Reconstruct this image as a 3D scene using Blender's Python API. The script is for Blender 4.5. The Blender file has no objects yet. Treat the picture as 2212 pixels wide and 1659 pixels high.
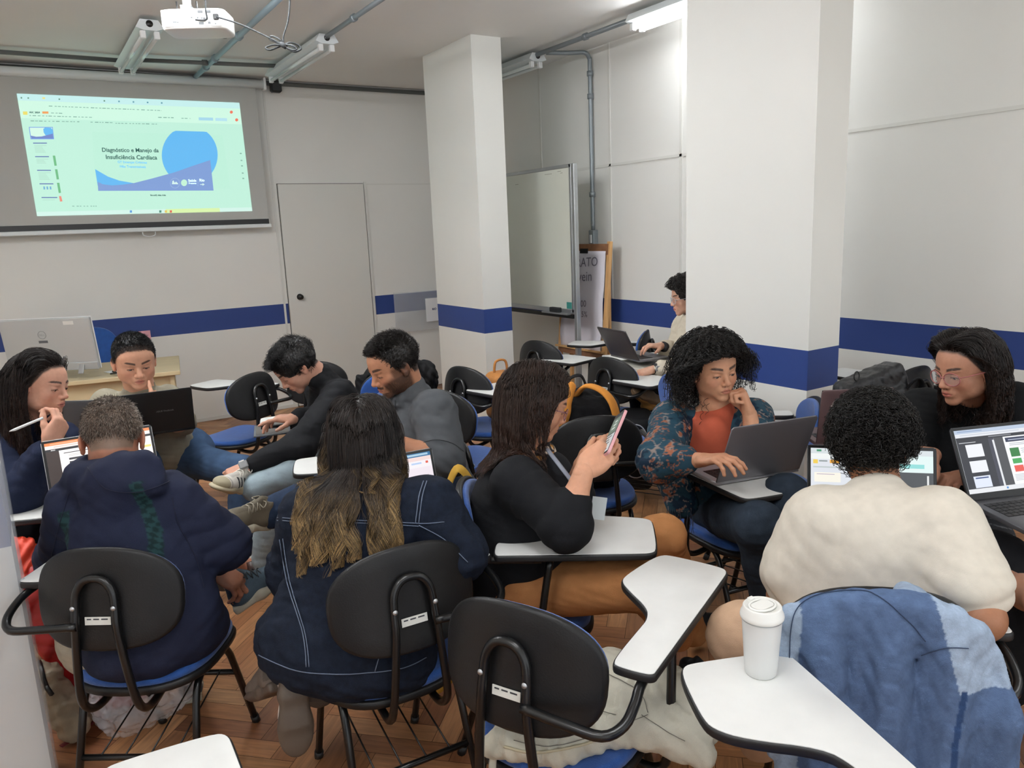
import bpy, math, random
import numpy as np
from mathutils import Vector, Matrix, noise
try:
    import openvdb
except ImportError:
    import pyopenvdb as openvdb
random.seed(7); rng = np.random.default_rng(7)
SC = bpy.context.scene; COL = SC.collection
PI = math.pi
# ------------------------------------------------------------------ camera
W_, H_ = 2212, 1659
YAW, PITCH, ROLL, FPX, CH = 5.61681029e-01, 1.99371148e-01, -4.20605202e-02, 1.65880291e+03, 1.66
_fw = np.array([math.sin(YAW)*math.cos(PITCH), math.cos(YAW)*math.cos(PITCH), -math.sin(PITCH)])
_r = np.array([math.cos(YAW), -math.sin(YAW), 0.0]); _u = np.cross(_r, _fw)
_R = _r*math.cos(ROLL)+_u*math.sin(ROLL); _U = -_r*math.sin(ROLL)+_u*math.cos(ROLL)
cam = bpy.data.cameras.new('camera'); cam_o = bpy.data.objects.new('camera', cam); COL.objects.link(cam_o)
cam.sensor_width = 36; cam.lens = FPX/W_*36; cam.clip_start = 0.05
cam_o.matrix_world = Matrix(((_R[0], _U[0], -_fw[0], 0), (_R[1], _U[1], -_fw[1], 0), (_R[2], _U[2], -_fw[2], CH), (0, 0, 0, 1)))
SC.camera = cam_o
_C = np.array([0, 0, CH])
def ray(x, y): return _fw+_R*(x-W_/2)/FPX-_U*(y-H_/2)/FPX
def V(x, y, t): return _C+ray(x, y)*t                    # point at depth t
def PZ(x, y, z): d = ray(x, y); return _C+d*(z-CH)/d[2]  # point on a level
def PY(x, y, yy): d = ray(x, y); return _C+d*yy/d[1]
def PX(x, y, xx): d = ray(x, y); return _C+d*xx/d[0]
# ------------------------------------------------------------------ view and light
SC.view_settings.view_transform = 'Standard'; SC.view_settings.look = 'None'
SC.view_settings.exposure = 0.20; SC.view_settings.gamma = 1.0; SC.view_settings.use_curve_mapping = False
wd = bpy.data.worlds.new('world'); SC.world = wd; wd.use_nodes = True
wd.node_tree.nodes['Background'].inputs[0].default_value = (0.93, 0.97, 1.0, 1); wd.node_tree.nodes['Background'].inputs[1].default_value = 1.35
CEIL = 3.10; XR = 4.285; YF = 7.53
def area(name, loc, sx, sy, power, col=(1, 0.985, 0.94), rot=(0, 0, 0)):
    l = bpy.data.lights.new(name, 'AREA'); l.shape = 'RECTANGLE'; l.size = sx; l.size_y = sy; l.energy = power; l.color = col
    o = bpy.data.objects.new(name, l); COL.objects.link(o); o.location = loc; o.rotation_euler = rot; return o
LIT = [(1.15, 3.95, 1.0), (0.30, 4.0, 1.0), (-0.6, 4.0, .8), (0.6, 0.6, 1.0), (-1.0, 3.15, .8), (-1.0, .6, .6), (3.3, -0.2, .5)]   # out-of-frame tube lights, some added to brighten the walls (built with the ceiling)
LAMP = 60.0; LAMPCOL = 'fbfcff'
SC.cycles.max_bounces = 7; SC.cycles.glossy_bounces = 3; SC.cycles.transparent_max_bounces = 6; SC.cycles.caustics_reflective = False; SC.cycles.caustics_refractive = False
# ------------------------------------------------------------------ helpers
def lin(c):
    if isinstance(c, str):
        c = tuple(int(c[i:i+2], 16)/255 for i in (0, 2, 4))
    return tuple((v/12.92 if v <= 0.04045 else ((v+0.055)/1.055)**2.4) for v in c[:3])
MATS = {}
def mat(name, col, rough=0.6, metal=0.0, bump=0.0, bscale=60, var=0.0, vscale=8, spec=0.5, sheen=0.0, attr=False, coat=0.0, stretch=None, emit=0.0, alpha=1.0, trans=0.0, wear=None):
    if name in MATS: return MATS[name]
    m = bpy.data.materials.new(name); m.use_nodes = True; nt = m.node_tree; N = nt.nodes; L = nt.links
    b = N['Principled BSDF']; c = lin(col)
    b.inputs['Base Color'].default_value = (*c, 1); b.inputs['Roughness'].default_value = rough; b.inputs['Metallic'].default_value = metal
    b.inputs['Specular IOR Level'].default_value = spec; b.inputs['Sheen Weight'].default_value = sheen; b.inputs['Coat Weight'].default_value = coat
    if alpha < 1: b.inputs['Alpha'].default_value = alpha
    if trans: b.inputs['Transmission Weight'].default_value = trans
    tc = N.new('ShaderNodeTexCoord'); src = tc.outputs['Object']
    if stretch:
        mp = N.new('ShaderNodeMapping'); mp.inputs['Scale'].default_value = stretch; L.new(src, mp.inputs[0]); src = mp.outputs[0]
    base = None
    if attr:
        a = N.new('ShaderNodeAttribute'); a.attribute_name = 'Col'; base = a.outputs['Color']; L.new(base, b.inputs['Base Color'])
    if var > 0:
        n = N.new('ShaderNodeTexNoise'); n.inputs['Scale'].default_value = vscale; n.inputs['Detail'].default_value = 5; L.new(src, n.inputs['Vector'])
        mr = N.new('ShaderNodeMapRange'); mr.inputs['From Min'].default_value = 0.3; mr.inputs['From Max'].default_value = 0.7
        mr.inputs['To Min'].default_value = 1-var; mr.inputs['To Max'].default_value = 1+var; L.new(n.outputs['Fac'], mr.inputs['Value'])
        mx = N.new('ShaderNodeMix'); mx.data_type = 'RGBA'; mx.blend_type = 'MULTIPLY'; mx.inputs['Factor'].default_value = 1
        if base: L.new(base, mx.inputs['A'])
        else: mx.inputs['A'].default_value = (*c, 1)
        L.new(mr.outputs[0], mx.inputs['B']); L.new(mx.outputs['Result'], b.inputs['Base Color'])
    if bump > 0:
        n = N.new('ShaderNodeTexNoise'); n.inputs['Scale'].default_value = bscale; n.inputs['Detail'].default_value = 4; L.new(src, n.inputs['Vector'])
        bp = N.new('ShaderNodeBump'); bp.inputs['Strength'].default_value = bump; bp.inputs['Distance'].default_value = 0.0035; L.new(n.outputs['Fac'], bp.inputs['Height']); L.new(bp.outputs[0], b.inputs['Normal'])
    if emit:
        L.new(base, b.inputs['Emission Color']) if base else setattr(b.inputs['Emission Color'], 'default_value', (*c, 1))
        b.inputs['Emission Strength'].default_value = emit
        if base:
            for l in list(b.inputs['Base Color'].links): L.remove(l)
            b.inputs['Base Color'].default_value = (0.01, 0.01, 0.01, 1)
    MATS[name] = m; return m
def tag(o, label=None, cat=None, group=None, kind=None):
    for k, v in (('label', label), ('category', cat), ('group', group), ('kind', kind)):
        if v: o[k] = v
    return o
def thing(name, label, cat, loc=(0, 0, 0), rz=0.0, group=None):
    o = bpy.data.objects.new(name, None); COL.objects.link(o); o.location = loc; o.rotation_euler = (0, 0, rz); o.empty_display_size = 0.05
    return tag(o, label, cat, group)
def obj_np(name, verts, faces, m, parent=None, smooth=True, col=None, off=None):
    verts = np.asarray(verts, np.float64)
    if off is not None: verts = verts-np.asarray(off)
    me = bpy.data.meshes.new(name)
    if isinstance(faces, np.ndarray):
        nf, k = faces.shape
        me.vertices.add(len(verts)); me.vertices.foreach_set('co', verts.astype(np.float32).ravel())
        me.loops.add(nf*k); me.loops.foreach_set('vertex_index', faces.astype(np.int32).ravel())
        me.polygons.add(nf); me.polygons.foreach_set('loop_start', np.arange(0, nf*k, k, dtype=np.int32))
        me.update(calc_edges=True)
    else:
        me.from_pydata([tuple(v) for v in verts], [], faces)
    me.polygons.foreach_set('use_smooth', np.full(len(me.polygons), smooth))
    if col is not None:
        a = me.color_attributes.new('Col', 'FLOAT_COLOR', 'POINT')
        c4 = np.ones((len(verts), 4), np.float32); c4[:, :3] = col; a.data.foreach_set('color', c4.ravel())
    if m is not None:
        for mm in (m if isinstance(m, (list, tuple)) else [m]): me.materials.append(mm)
    o = bpy.data.objects.new(name, me); COL.objects.link(o)
    if parent is not None: o.parent = parent
    return o
class MB:
    """collects shapes into one mesh"""
    def __init__(s): s.v = []; s.f = []; s.c = []; s.cur = (1, 1, 1); s.sm = []
    def add(s, vs, fs, smooth=False):
        b = len(s.v); s.v += [tuple(float(a) for a in v) for v in vs]; s.f += [tuple(i+b for i in f) for f in fs]; s.c += [s.cur]*len(vs); s.sm += [smooth]*len(fs); return s
    def box(s, a, b, M=None, bev=0.0):
        x0, y0, z0 = a; x1, y1, z1 = b
        if bev > 0:
            bm_out = []; fs = []
            q = lambda i, lo, hi: lo if i == 0 else hi
            pts = {}
            idx = 0
            for i in (0, 1):
                for j in (0, 1):
                    for k in (0, 1):
                        X, Y, Z = q(i, x0, x1), q(j, y0, y1), q(k, z0, z1); sx, sy, sz = (1 if i == 0 else -1), (1 if j == 0 else -1), (1 if k == 0 else -1)
                        pts[(i, j, k)] = (idx, idx+1, idx+2); idx += 3
                        bm_out += [(X, Y+sy*bev, Z+sz*bev), (X+sx*bev, Y, Z+sz*bev), (X+sx*bev, Y+sy*bev, Z)]
            P = pts
            for i in (0, 1): fs.append([P[(i, 0, 0)][0], P[(i, 1, 0)][0], P[(i, 1, 1)][0], P[(i, 0, 1)][0]][::(-1 if i == 0 else 1)])
            for j in (0, 1): fs.append([P[(0, j, 0)][1], P[(1, j, 0)][1], P[(1, j, 1)][1], P[(0, j, 1)][1]][::(1 if j == 0 else -1)])
            for k in (0, 1): fs.append([P[(0, 0, k)][2], P[(1, 0, k)][2], P[(1, 1, k)][2], P[(0, 1, k)][2]][::(-1 if k == 0 else 1)])
            for a_ in (0, 1):
                for b_ in (0, 1):
                    fs.append([P[(0, a_, b_)][1], P[(1, a_, b_)][1], P[(1, a_, b_)][2], P[(0, a_, b_)][2]])
                    fs.append([P[(a_, 0, b_)][0], P[(a_, 1, b_)][0], P[(a_, 1, b_)][2], P[(a_, 0, b_)][2]])
                    fs.append([P[(a_, b_, 0)][0], P[(a_, b_, 1)][0], P[(a_, b_, 1)][1], P[(a_, b_, 0)][1]])
            for t in pts.values(): fs.append(list(t))
            vs = bm_out
        else:
            vs = [(x0, y0, z0), (x1, y0, z0), (x1, y1, z0), (x0, y1, z0), (x0, y0, z1), (x1, y0, z1), (x1, y1, z1), (x0, y1, z1)]
            fs = [(0, 3, 2, 1), (4, 5, 6, 7), (0, 1, 5, 4), (1, 2, 6, 5), (2, 3, 7, 6), (3, 0, 4, 7)]
        if M is not None: vs = [M @ Vector(v) for v in vs]
        return s.add(vs, fs)
    def tube(s, pts, r, n=8, closed=False, cap=True, flat=1.0):
        P = np.array(pts, float); m = len(P); rr = np.full(m, r) if np.isscalar(r) else np.array(r, float)
        T = np.gradient(P, axis=0) if not closed else (np.roll(P, -1, 0)-np.roll(P, 1, 0))
        T /= np.linalg.norm(T, axis=1)[:, None]+1e-12
        up = np.array([0, 0, 1.0]) if abs(T[0, 2]) < 0.9 else np.array([1.0, 0, 0])
        nn = np.cross(T[0], up); nn /= np.linalg.norm(nn); vs = []
        for i in range(m):
            nn = nn-T[i]*(nn@T[i]); nn /= np.linalg.norm(nn)+1e-12; bb = np.cross(T[i], nn)
            for k in range(n):
                a = 2*PI*k/n; vs.append(P[i]+(nn*math.cos(a)+bb*math.sin(a)*flat)*rr[i])
        fs = []
        for i in range(m-1+(1 if closed else 0)):
            j = (i+1) % m
            for k in range(n): fs.append((i*n+k, i*n+(k+1) % n, j*n+(k+1) % n, j*n+k))
        if cap and not closed: fs += [tuple(range(n))[::-1], tuple((m-1)*n+k for k in range(n))]
        return s.add(vs, fs, True)
    def cyl(s, a, b, r, n=16, r2=None):
        return s.tube([a, b], [r, r if r2 is None else r2], n)
    def lathe(s, prof, c=(0, 0, 0), n=24, M=None):
        vs = []; fs = []; k = len(prof)
        for i in range(n):
            a = 2*PI*i/n
            for (r, z) in prof: vs.append(Vector((c[0]+r*math.cos(a), c[1]+r*math.sin(a), c[2]+z)))
        if M is not None: vs = [M @ v for v in vs]
        for i in range(n):
            j = (i+1) % n
            for q in range(k-1): fs.append((i*k+q, j*k+q, j*k+q+1, i*k+q+1))
        return s.add(vs, fs, True)
    def plate(s, outline, z0, z1, bev=0.0, warp=None, M=None, top_only=False):
        """outline: 2-D closed polygon (counter-clockwise), extruded z0..z1, rounded edge, optional warp(x,y,z)"""
        o = np.array(outline, float); n = len(o); c = o.mean(0)
        d = np.roll(o, -1, 0)-np.roll(o, 1, 0); nr = np.stack([d[:, 1], -d[:, 0]], 1); nr /= np.linalg.norm(nr, axis=1)[:, None]+1e-9
        rings = []
        if bev > 0:
            for a in (0, 30, 60, 90):
                t = math.radians(a); rings.append((bev*(1-math.sin(t)), z0+bev*(1-math.cos(t))))
            for a in (0, 30, 60, 90):
                t = math.radians(a); rings.append((bev*(1-math.cos(t)), z1-bev*(1-math.sin(t))))
        else: rings = [(0, z0), (0, z1)]
        L = []
        for (ins, z) in rings: L.append([(p[0], p[1], z) for p in o-nr*ins])
        inner = [] if top_only else [0.75, 0.5, 0.25]
        def shrink(z, f, ins): q = o-nr*ins; return [(c[0]+(p[0]-c[0])*f, c[1]+(p[1]-c[1])*f, z) for p in q]
        bot = [shrink(z0, f, bev) for f in inner[::-1]]; top = [shrink(z1, f, bev) for f in inner]
        allr = bot+L+top; vs = [p for r in allr for p in r]; fs = []
        for i in range(len(allr)-1):
            for k in range(n): fs.append((i*n+k, i*n+(k+1) % n, (i+1)*n+(k+1) % n, (i+1)*n+k))
        base = (len(allr)-1)*n
        if top_only: fs += [tuple(range(n))[::-1], tuple(range(base, base+n))]
        else:
            vs += [(c[0], c[1], z0), (c[0], c[1], z1)]; a0 = len(vs)-2
            for k in range(n): fs.append((a0, (k+1) % n, k)); fs.append((a0+1, base+k, base+(k+1) % n))
        if warp: vs = [warp(*v) for v in vs]
        if M is not None: vs = [M @ Vector(v) for v in vs]
        return s.add(vs, fs, True)
    def quad(s, a, b, c, d): return s.add([a, b, c, d], [(0, 1, 2, 3)])
    def build(s, name, m, parent=None, smooth=None, off=None, colors=False):
        o = obj_np(name, s.v, s.f, m, parent, True, np.array([lin(c) if isinstance(c, str) else c for c in s.c]) if colors else None, off)
        o.data.polygons.foreach_set('use_smooth', np.array(s.sm) if smooth is None else np.full(len(s.f), smooth)); return o
def chaikin(p, it=3, closed=True):
    p = np.array(p, float)
    for _ in range(it):
        if closed:
            q = np.roll(p, -1, 0); p = np.stack([p*.75+q*.25, p*.25+q*.75], 1).reshape(-1, p.shape[1])
        else:
            q = p[1:]; a = p[:-1]; m_ = np.stack([a*.75+q*.25, a*.25+q*.75], 1).reshape(-1, p.shape[1]); p = np.vstack([p[:1], m_, p[-1:]])
    return p
def crom(p, n=6):
    p = np.array(p, float); out = []
    for i in range(len(p)-1):
        p0 = p[max(i-1, 0)]; p1 = p[i]; p2 = p[i+1]; p3 = p[min(i+2, len(p)-1)]
        for k in range(n):
            t = k/n; out.append(0.5*((2*p1)+(-p0+p2)*t+(2*p0-5*p1+4*p2-p3)*t*t+(-p0+3*p1-3*p2+p3)*t**3))
    out.append(p[-1]); return np.array(out)
def supere(a, b, n=3.0, k=40, ky=None):
    out = []
    for i in range(k):
        t = 2*PI*i/k; c, s_ = math.cos(t), math.sin(t); e = n if (s_ >= 0 or ky is None) else ky
        out.append((a*math.copysign(abs(c)**(2/e), c), b*math.copysign(abs(s_)**(2/e), s_)))
    return out
def text_mesh(name, s, size, m, M, parent=None, ext=0.0003, align='LEFT', bold=0.0, sx=1.0):
    cu = bpy.data.curves.new(name, 'FONT'); cu.body = s; cu.size = size; cu.extrude = ext; cu.align_x = align; cu.offset = bold; cu.resolution_u = 3
    o = bpy.data.objects.new(name+'_tmp', cu); COL.objects.link(o); bpy.context.view_layer.update()
    me = bpy.data.meshes.new_from_object(o.evaluated_get(bpy.context.evaluated_depsgraph_get()))
    bpy.data.objects.remove(o); bpy.data.curves.remove(cu)
    me.transform(M @ Matrix.Diagonal((sx, 1, 1, 1))); me.name = name; me.materials.clear(); me.materials.append(m)
    q = bpy.data.objects.new(name, me); COL.objects.link(q)
    if parent is not None: q.parent = parent
    return q
def frame_m(o, x, y):
    x = Vector(x).normalized(); y = Vector(y); y = (y-x*y.dot(x)).normalized(); z = x.cross(y)
    return Matrix(((x.x, y.x, z.x, o[0]), (x.y, y.y, z.y, o[1]), (x.z, y.z, z.z, o[2]), (0, 0, 0, 1)))
def copy_tree(o, parent=None):
    c = o.copy(); COL.objects.link(c); c.parent = parent
    for ch in o.children: copy_tree(ch, c)
    return c
def struct(o): o['kind'] = 'structure'; return o
# ------------------------------------------------------------------ the room
def wall_mat(name, base='ebebe6', blue='263f80', stripe=True, rough=0.62):
    m = bpy.data.materials.new(name); m.use_nodes = True; N = m.node_tree.nodes; L = m.node_tree.links; b = N['Principled BSDF']
    g = N.new('ShaderNodeNewGeometry'); sp = N.new('ShaderNodeSeparateXYZ'); L.new(g.outputs['Position'], sp.inputs[0])
    n = N.new('ShaderNodeTexNoise'); n.inputs['Scale'].default_value = 1.3; n.inputs['Detail'].default_value = 6; L.new(g.outputs['Position'], n.inputs['Vector'])
    cr = N.new('ShaderNodeMapRange'); cr.inputs['From Min'].default_value = 0.35; cr.inputs['From Max'].default_value = 0.7; cr.inputs['To Min'].default_value = 0.965; cr.inputs['To Max'].default_value = 1.0
    L.new(n.outputs['Fac'], cr.inputs['Value'])
    mx = N.new('ShaderNodeMix'); mx.data_type = 'RGBA'; mx.inputs['A'].default_value = (*lin(base), 1); mx.inputs['B'].default_value = (*lin(blue), 1)
    mm = N.new('ShaderNodeMix'); mm.data_type = 'RGBA'; mm.blend_type = 'MULTIPLY'; mm.inputs['Factor'].default_value = 1
    if stripe:
        c = N.new('ShaderNodeMath'); c.operation = 'COMPARE'; c.inputs[1].default_value = (1.0335+0.839)/2; c.inputs[2].default_value = (1.0335-0.839)/2
        L.new(sp.outputs['Z'], c.inputs[0]); L.new(c.outputs[0], mx.inputs['Factor'])
    else: mx.inputs['Factor'].default_value = 0
    L.new(mx.outputs['Result'], mm.inputs['A']); L.new(cr.outputs[0], mm.inputs['B']); L.new(mm.outputs['Result'], b.inputs['Base Color'])
    b.inputs['Roughness'].default_value = rough
    bp = N.new('ShaderNodeBump'); bp.inputs['Strength'].default_value = 0.06; n2 = N.new('ShaderNodeTexNoise'); n2.inputs['Scale'].default_value = 45; L.new(g.outputs['Position'], n2.inputs['Vector'])
    L.new(n2.outputs['Fac'], bp.inputs['Height']); L.new(bp.outputs[0], b.inputs['Normal']); return m
M_WALL = wall_mat('painted wall with blue band'); M_PLAIN = wall_mat('plain painted wall', stripe=False)
M_COLM = wall_mat('painted column with blue band', base='e8e8e2', rough=0.5)
M_CEIL = wall_mat('ceiling paint', base='efefec', stripe=False)
XL, YB = -2.6, -2.2
def slab(name, a, b, m):
    return struct(MB().box(a, b).build(name, m))
slab('wall_front', (XL, YF, 0), (XR+.1, YF+.1, CEIL), M_WALL)
slab('wall_right', (XR, YB, 0), (XR+.1, YF, CEIL), M_WALL)
slab('wall_left', (XL-.1, YB, 0), (XL, YF+.1, CEIL), M_WALL)
slab('ceiling', (XL-.1, YB, CEIL), (XR+.1, YF+.1, CEIL+.1), M_CEIL)
# parquet: one mesh of herringbone blocks, each with its own tint and grain direction
fm = bpy.data.materials.new('herringbone parquet'); fm.use_nodes = True; N = fm.node_tree.nodes; L = fm.node_tree.links; b = N['Principled BSDF']
at = N.new('ShaderNodeAttribute'); at.attribute_name = 'Col'; uv = N.new('ShaderNodeUVMap'); mp = N.new('ShaderNodeMapping'); mp.inputs['Scale'].default_value = (4, 42, 1); L.new(uv.outputs[0], mp.inputs[0])
n = N.new('ShaderNodeTexNoise'); n.inputs['Scale'].default_value = 1.6; n.inputs['Detail'].default_value = 8; n.inputs['Distortion'].default_value = 0.6; L.new(mp.outputs[0], n.inputs['Vector'])
mr = N.new('ShaderNodeMapRange'); mr.inputs['From Min'].default_value = 0.25; mr.inputs['From Max'].default_value = 0.75; mr.inputs['To Min'].default_value = 0.66; mr.inputs['To Max'].default_value = 1.25; L.new(n.outputs['Fac'], mr.inputs['Value'])
mx = N.new('ShaderNodeMix'); mx.data_type = 'RGBA'; mx.blend_type = 'MULTIPLY'; mx.inputs['Factor'].default_value = 1; L.new(at.outputs['Color'], mx.inputs['A']); L.new(mr.outputs[0], mx.inputs['B'])
tc = N.new('ShaderNodeTexCoord'); n2 = N.new('ShaderNodeTexNoise'); n2.inputs['Scale'].default_value = 2.2; n2.inputs['Detail'].default_value = 7; L.new(tc.outputs['Object'], n2.inputs['Vector'])
m3 = N.new('ShaderNodeMapRange'); m3.inputs['From Min'].default_value = 0.35; m3.inputs['From Max'].default_value = 0.65; m3.inputs['To Min'].default_value = 0.8; m3.inputs['To Max'].default_value = 1.1; L.new(n2.outputs['Fac'], m3.inputs['Value'])
mx2 = N.new('ShaderNodeMix'); mx2.data_type = 'RGBA'; mx2.blend_type = 'MULTIPLY'; mx2.inputs['Factor'].default_value = 1; L.new(mx.outputs['Result'], mx2.inputs['A']); L.new(m3.outputs[0], mx2.inputs['B'])
L.new(mx2.outputs['Result'], b.inputs['Base Color']); r_ = N.new('ShaderNodeMapRange'); r_.inputs['To Min'].default_value = 0.28; r_.inputs['To Max'].default_value = 0.5; L.new(n2.outputs['Fac'], r_.inputs['Value']); L.new(r_.outputs[0], b.inputs['Roughness'])
bw, bl = 0.083, 0.332
vs = []; fs = []; cs = []; uvs = []
ca, sa = math.cos(math.radians(45)), math.sin(math.radians(45))
pal = ['ad774d', 'b78257', '9a6742', 'bf8a5e', 'a67148', '8e5c3c', 'c69467', 'b07d51']
def plank(x0, y0, x1, y1, horiz):
    g = 0.0009; q = [(x0+g, y0+g), (x1-g, y0+g), (x1-g, y1-g), (x0+g, y1-g)]
    w = [(ca*x-sa*y+1.0, sa*x+ca*y+2.5) for x, y in q]
    cx = sum(p[0] for p in w)/4; cy = sum(p[1] for p in w)/4
    if not (XL-.3 < cx < XR+.3 and YB-.3 < cy < YF+.3): return
    w = [(min(max(p[0], XL-.05), XR+.05), min(max(p[1], YB-.05), YF+.05)) for p in w]
    k = len(vs); vs.extend([(p[0], p[1], 0.0) for p in w]); fs.append((k, k+1, k+2, k+3))
    c = np.array(lin(random.choice(pal)))*random.uniform(0.85, 1.13); cs.extend([c]*4)
    ox, oy = random.uniform(0, 50), random.uniform(0, 50)
    for (x, y) in q: uvs.append((x+ox, y+oy) if horiz else (y+ox, x+oy))
nn = int(14/bw)
for i in range(-nn//2, nn//2):
    for j in range(-22, 22):
        # herringbone: horizontal block then vertical block stepping diagonally
        x = i*bw+j*2*bl; y = i*bw
        for sh in (0,):
            plank(x, y, x+bl, y+bw, True); plank(x+bl, y-bl+bw, x+bl+bw, y+bw, False)
fl = obj_np('floor', np.array(vs), np.array(fs), fm, None, False, np.array(cs))
ul = fl.data.uv_layers.new(name='UVMap'); ul.data.foreach_set('uv', np.array([uvs[l.vertex_index] for l in fl.data.loops]).ravel().astype(np.float32)); struct(fl)
slab('floor_underlay', (XL-.1, YB, -0.1), (XR+.1, YF+.1, -0.001), mat('dark floor joint', '3a2415', 0.8))
# columns
slab('column_far', (3.11, 5.32, 0), (3.375, 6.13, CEIL), M_COLM)
slab('column_near', (3.11, 2.29, 0), (3.345, 3.09, CEIL), M_COLM)
slab('column_left', (-0.9, 2.50, 0), (-0.122, 2.72, CEIL), M_COLM)
t_ = thing('plastic_sheet', 'clear plastic sheet curling round the edge of the left pillar', 'plastic sheet', (-.122, 2.50, 0)); out = [(-.20, -.012), (-.10, -.014), (-.04, -.016), (.004, -.014), (.016, .0), (.014, .05), (.012, .12), (.008, .20)]
m = MB(); n_ = len(out); m.add([(x, y, .0) for x, y in out]+[(x, y, 1.5) for x, y in out]+[(x+.002, y-.002, .0) for x, y in out]+[(x+.002, y-.002, 1.5) for x, y in out], [(i, i+1, n_+i+1, n_+i) for i in range(n_-1)]+[(2*n_+i, 3*n_+i, 3*n_+i+1, 2*n_+i+1) for i in range(n_-1)], True); m.build('sheet', mat('clear acrylic', 'd9dee2', 0.08, alpha=.28, coat=.6), t_)
# door
M_DOOR = mat('door paint', 'e2e2dc', 0.5); M_GAP = mat('dark gap', '55534f', 0.9)
dx0, dx1, dz = 2.197, 3.055, 2.165
slab('trim_1', (dx0-.006, YF-.004, 0), (dx1+.006, YF+.02, dz+.006), M_GAP)
d = struct(MB().box((dx0, YF-.028, 0.008), (dx1, YF-.003, dz), bev=.002).build('door_1', M_DOOR))
kp = PY(646, 641, YF)
MB().lathe([(0, .052), (.019, .05), (.026, .04), (.026, .03), (.016, .02), (.014, .008), (.03, .006), (.031, 0)], M=Matrix.Translation((kp[0], YF-.028, kp[2])) @ Matrix.Rotation(PI/2, 4, 'X')).build('door_knob', mat('black knob', '141414', 0.3), d)
slab('door_leaf_edge', (dx1+.012, YF-.012, 0), (dx1+.04, YF+.01, dz+.02), M_DOOR); bpy.data.objects['door_leaf_edge'].name = 'trim_2'
# panel joints and battens
M_BAT = mat('batten paint', 'dfdfd9', 0.5)
for k, (px, py, z0, z1) in enumerate([(1319, 400, 1.035, CEIL), (1167, 250, 1.035, CEIL), (1471, 400, 0, CEIL)]):
    y = PX(px, py, XR)[1]; slab('trim_%d' % (3+k), (XR-.006, y-.012, z0), (XR+.01, y+.012, z1), M_BAT)
slab('trim_6', (XR-.006, YB, 2.135), (XR+.01, YF, 2.155), M_BAT)
slab('trim_7', (XR-.012, YB, 0), (XR+.01, YF, 0.09), M_BAT)
slab('trim_8', (2.145, YF-.006, 0), (2.165, YF+.01, CEIL), M_BAT)
slab('trim_9', (dx1+.04, YF-.004, 2.155), (XR, YF+.01, 2.165), M_BAT)
slab('baseboard_front', (XL, YF-.012, 0), (dx0-.01, YF, .03), M_BAT)
# ------------------------------------------------------------------ ceiling lights and conduits
M_METAL = mat('white enamel', 'dfe5e6', 0.35); M_TUBEOFF = mat('unlit fluorescent tube', 'dde4e2', 0.2, coat=.5)
M_CAP = mat('lamp holder', 'eef0f0', 0.4)
M_LIT = mat('lit fluorescent tube', LAMPCOL, 0.3, emit=LAMP); M_DIM = mat('weakened fluorescent tube', LAMPCOL, 0.3, emit=LAMP*.45)  # second tube glow is cut down so nearby walls don't burn out
def fixture(x, y0, y1, label, lit, tubelen=None):
    t = thing('fluorescent_light', label, 'ceiling light', (x, (y0+y1)/2, CEIL-.07), 0, 'twin tube lights under the ceiling'); h = (y1-y0)/2
    m = MB(); prof = [(-.055, .045), (.055, .045), (.085, -.005), (.04, -.02), (-.04, -.02), (-.085, -.005)]
    vs = [(p[0], s*h, p[1]) for s in (-1, 1) for p in prof]; n_ = 6
    m.add(vs, [(i, (i+1) % n_, n_+(i+1) % n_, n_+i) for i in range(n_)]+[tuple(range(n_))[::-1], tuple(range(n_, 2*n_))]); m.build('housing', M_METAL, t)
    for sx in (-.042, .042):
        MB().cyl((sx, -h+.05, -.048), (sx, h-.05, -.048), .014, 12).build('tube', (M_LIT if lit > .9 else M_DIM) if lit else M_TUBEOFF, t)
        for s in (-1, 1): MB().box((sx-.017, s*(h-.035)-.018, -.066), (sx+.017, s*(h-.035)+.018, -.018), bev=.004).build('lamp_holder', M_CAP, t)
    MB().lathe([(0, .006), (.02, .005), (.022, 0)], M=Matrix.Translation((0, -h, .02)) @ Matrix.Rotation(PI/2, 4, 'X'), n=12).build('end_plug', mat('black knob', '141414', 0.3), t)
    return t
fixture(.945, 5.70, 6.98, 'unlit twin tube light left of the projector, nearest the screen end', False)
fixture(2.10, 5.62, 6.95, 'unlit twin tube light right of the projector, behind the looped cable', False)
fixture(3.88, 5.55, 6.80, 'unlit twin tube light beside the far column over the whiteboard', False)
fixture(3.86, 3.10, 4.34, 'glowing twin tube light at the top beside the near column', .5)
WHERE = ['over the middle of the class', 'added to light the screen wall', 'over the left chairs', 'over the person with the camera', 'added over the far left for brighter walls', 'over the near left', 'over the right wall chairs']
for (x, y, p_), wh in zip(LIT, WHERE): fixture(x, y-.62, y+.62, 'glowing twin tube light out of the picture '+wh, p_ if p_ < .6 else 1)
M_PIPE = mat('grey conduit', '8b9499', 0.4, metal=.3); M_PIPED = mat('dark conduit', '6a6d6c', 0.5); M_PIPEB = mat('blue grey conduit', '8fa3ab', 0.4, metal=.2)
def conduit(pts, r, m, label, rings=()):
    t = thing('conduit', label, 'conduit', tuple(pts[0])); o = np.array(pts[0])
    MB().tube([np.array(p)-o for p in pts], r, 10).build('pipe', m, t)
    for a, d_ in rings:
        a = np.array(a)-o; d_ = np.array(d_, float); MB().cyl(a-d_*.02, a+d_*.02, r*1.45, 12).build('coupling', m, t)
zc = CEIL-.04
conduit([(XL+.02, 6.93, zc), (.945, 6.93, zc)], .016, M_PIPED, 'dark conduit on the ceiling running left from the first tube light')
a = PZ(1480, 0, zc)
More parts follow.
